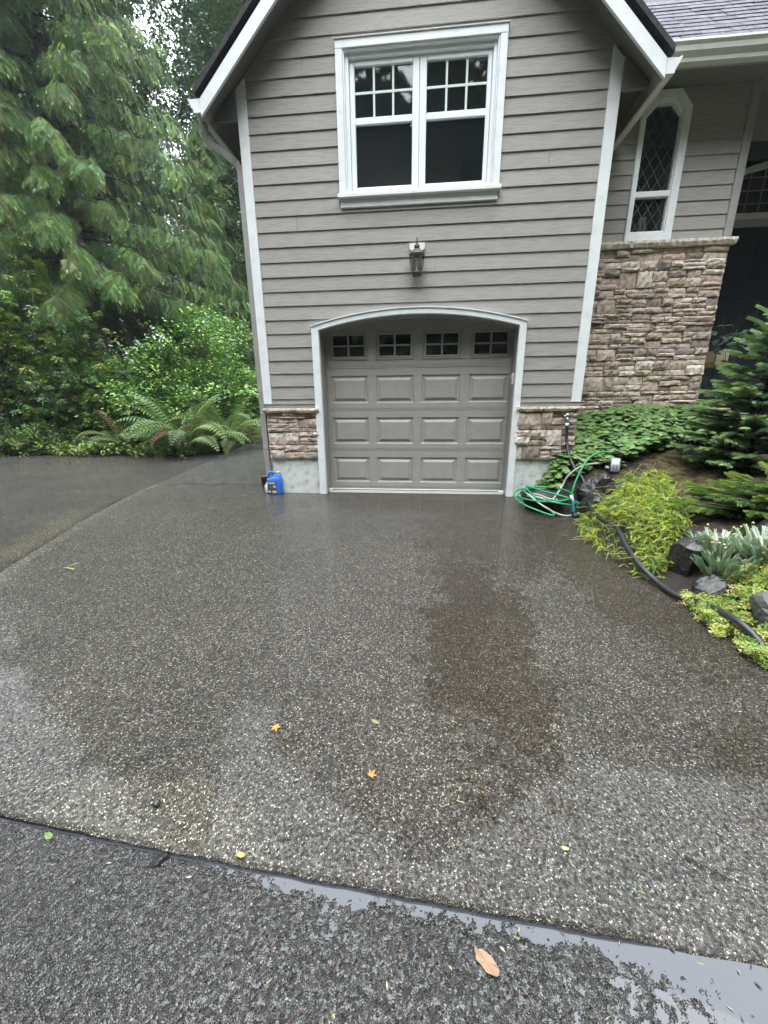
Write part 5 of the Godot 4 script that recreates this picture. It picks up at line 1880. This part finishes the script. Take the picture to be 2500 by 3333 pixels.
func litter() -> void:
	rng.seed = 200
	var maple := []
	for k in 5:
		var a := -1.9 + 0.95 * k
		var l: float = [0.6, 0.85, 1.0, 0.85, 0.6][k]
		maple.append(Vector2(sin(a - 0.3), cos(a - 0.3)) * l * 0.55)
		maple.append(Vector2(sin(a - 0.13), cos(a - 0.13)) * l * 0.8)
		maple.append(Vector2(sin(a), cos(a)) * l)
		maple.append(Vector2(sin(a + 0.13), cos(a + 0.13)) * l * 0.78)
		maple.append(Vector2(sin(a + 0.42), cos(a + 0.42)) * l * 0.48)
	var oval := []
	for k in 14:
		var a := TAU * k / 14.0
		oval.append(Vector2(sin(a) * 0.5, cos(a)) * (1.0 + 0.08 * sin(k * 3.0)))
	var leaves := [
		["yellow maple leaf lying alone on the slab", maple, -0.48, 0.006, 3.888, 0.030, [0.42, 0.22, 0.045], 0.5],
		["orange-yellow maple leaf nearest the puddle joint", maple, -0.075, 0.006, 4.061, 0.026, [0.42, 0.19, 0.04], 2.6],
		["pale green oval leaf near the yellow maple leaf", oval, -0.089, 0.005, 3.828, 0.017, [0.17, 0.18, 0.08], 1.0],
		["tan broad leaf lying in the wash below the joint", oval, 0.252, -0.003, 4.494, 0.031, [0.23, 0.135, 0.075], 0.9],
		["small pink leaf on the soaked slab", maple, -0.19, -0.011, 4.56, 0.016, [0.45, 0.22, 0.18], 0.2],
		["pale round leaf on the soaked slab", oval, -0.534, -0.011, 4.656, 0.012, [0.18, 0.17, 0.09], 0.2],
		["yellow leaf scrap above the joint", oval, -0.415, 0.005, 4.337, 0.014, [0.3, 0.24, 0.08], 1.4],
		["green leaf scrap in the joint", oval, -1.021, -0.006, 4.335, 0.017, [0.1, 0.17, 0.04], 1.2],
		["pale yellow petal among the needles", oval, 0.511, 0.005, 4.235, 0.011, [0.32, 0.3, 0.13], 1.5],
	]
	for q in leaves:
		var c: Array = q[6]
		var o := put(self, "fallen_leaf", flat_leaf(q[1], q[5], 0.18), plain(c[0], c[1], c[2], 0.55), Vector3(q[2], q[3], q[4]), Vector3(0, q[7], 0))
		tag(o, q[0], "leaf", "fallen leaves on the drive")
	var sprigs := [["green conifer sprig floating at the joint", 0.316, -0.014, 4.43, 0.04, Color(0.25, 0.42, 0.06)], ["green conifer sprig lying on the slab near the twig", 0.66, 0.004, 4.318, 0.028, Color(0.14, 0.28, 0.05)], ["small green sprig in the puddle", 0.734, -0.013, 4.44, 0.025, Color(0.2, 0.36, 0.08)], ["small green sprig in the wash", 0.114, -0.012, 4.464, 0.025, Color(0.26, 0.4, 0.07)], ["pale lichen tuft on the slab", 0.213, 0.004, 4.119, 0.028, Color(0.45, 0.5, 0.3)], ["light green sprig at the edge of the slab", -1.123, 0.004, 4.179, 0.03, Color(0.4, 0.48, 0.25)], ["long green frond lying by the long joint", -2.668, 0.006, 2.54, 0.14, Color(0.3, 0.42, 0.1)]]
	for q in sprigs:
		var o := swarm(self, "fallen_sprig", V.thread[1], M.leaf, [aim(Vector3(1, 0, 0.6), UPV, Vector3(1, 0.25, 1) * q[4], Vector3(q[1], q[2], q[3])), aim(Vector3(0.6, 0, -0.8), UPV, Vector3(1, 0.25, 1) * q[4] * 0.7, Vector3(q[1], q[2], q[3]))], [q[5], q[5]])
		tag(o, q[0], "sprig", "green sprigs fallen on the drive")
	var tw := put(self, "twig", tube_mesh(spline([Vector3(0.84, 0.006, 4.225), Vector3(0.88, 0.008, 4.25), Vector3(0.925, 0.006, 4.275)]), 0.0028, 0.002, 6), M.bark_dark)
	tag(tw, "short dark twig lying on the slab", "twig")
	var jr := put(self, "loose_stone", rock_mesh(33), M.basalt, Vector3(-0.645, -0.008, 4.366), Vector3(0, 0.4, 0), Vector3(0.027, 0.018, 0.02))
	tag(jr, "black stone lodged in the joint above the puddle", "stone", "loose stones on the drive")
	var jr2 := put(self, "loose_stone", rock_mesh(34), M.basalt, Vector3(-0.749, 0.008, 4.221), Vector3(0, 1.4, 0), Vector3(0.016, 0.012, 0.014))
	tag(jr2, "small black stone on the slab above the joint", "stone", "loose stones on the drive")
	# countless seeds, needles and bark scraps
	var st := start()
	kite(st, Vector3.ZERO, Vector3.RIGHT, UPV, 1.0, 0.3, 0.0, 0.3)
	kite(st, Vector3.ZERO, Vector3.RIGHT, UPV, 1.0, 0.3, 0.0, -0.3)
	var scrap := done(st)
	var where := []
	var cols := []
	for i in 1300:
		var x := r(-3.4, 1.7)
		var z := r(0.2, 5.0)
		if i % 3 == 0:
			x = r(-0.6, 1.1)
			z = r(4.0, 4.8)
		elif i % 10 == 1:
			x = pick([r(-1.9, -1.25), r(1.2, 1.5)])
			z = r(-0.01, 0.06)
		var y := 0.004
		if z > front_edge(x):
			y = -0.0085
		var a := r(0, TAU)
		var s := r(0.006, 0.02)
		where.append(aim(Vector3(cos(a), r(-0.1, 0.2), sin(a)), UPV, Vector3(s, 0.008, 0.4 * s if rng.randf() < 0.5 else s), Vector3(x, y, z)))
		cols.append(vary(pick([Color(0.09, 0.03, 0.025), Color(0.04, 0.025, 0.02), Color(0.14, 0.06, 0.03), Color(0.36, 0.3, 0.18), Color(0.02, 0.02, 0.02)]), 0.3))
	var sc := swarm(self, "needle_litter", scrap, M.leaf, where, cols)
	tag(sc, "scattered seeds, needles and bark scraps on the wet drive", "litter", "", "stuff")
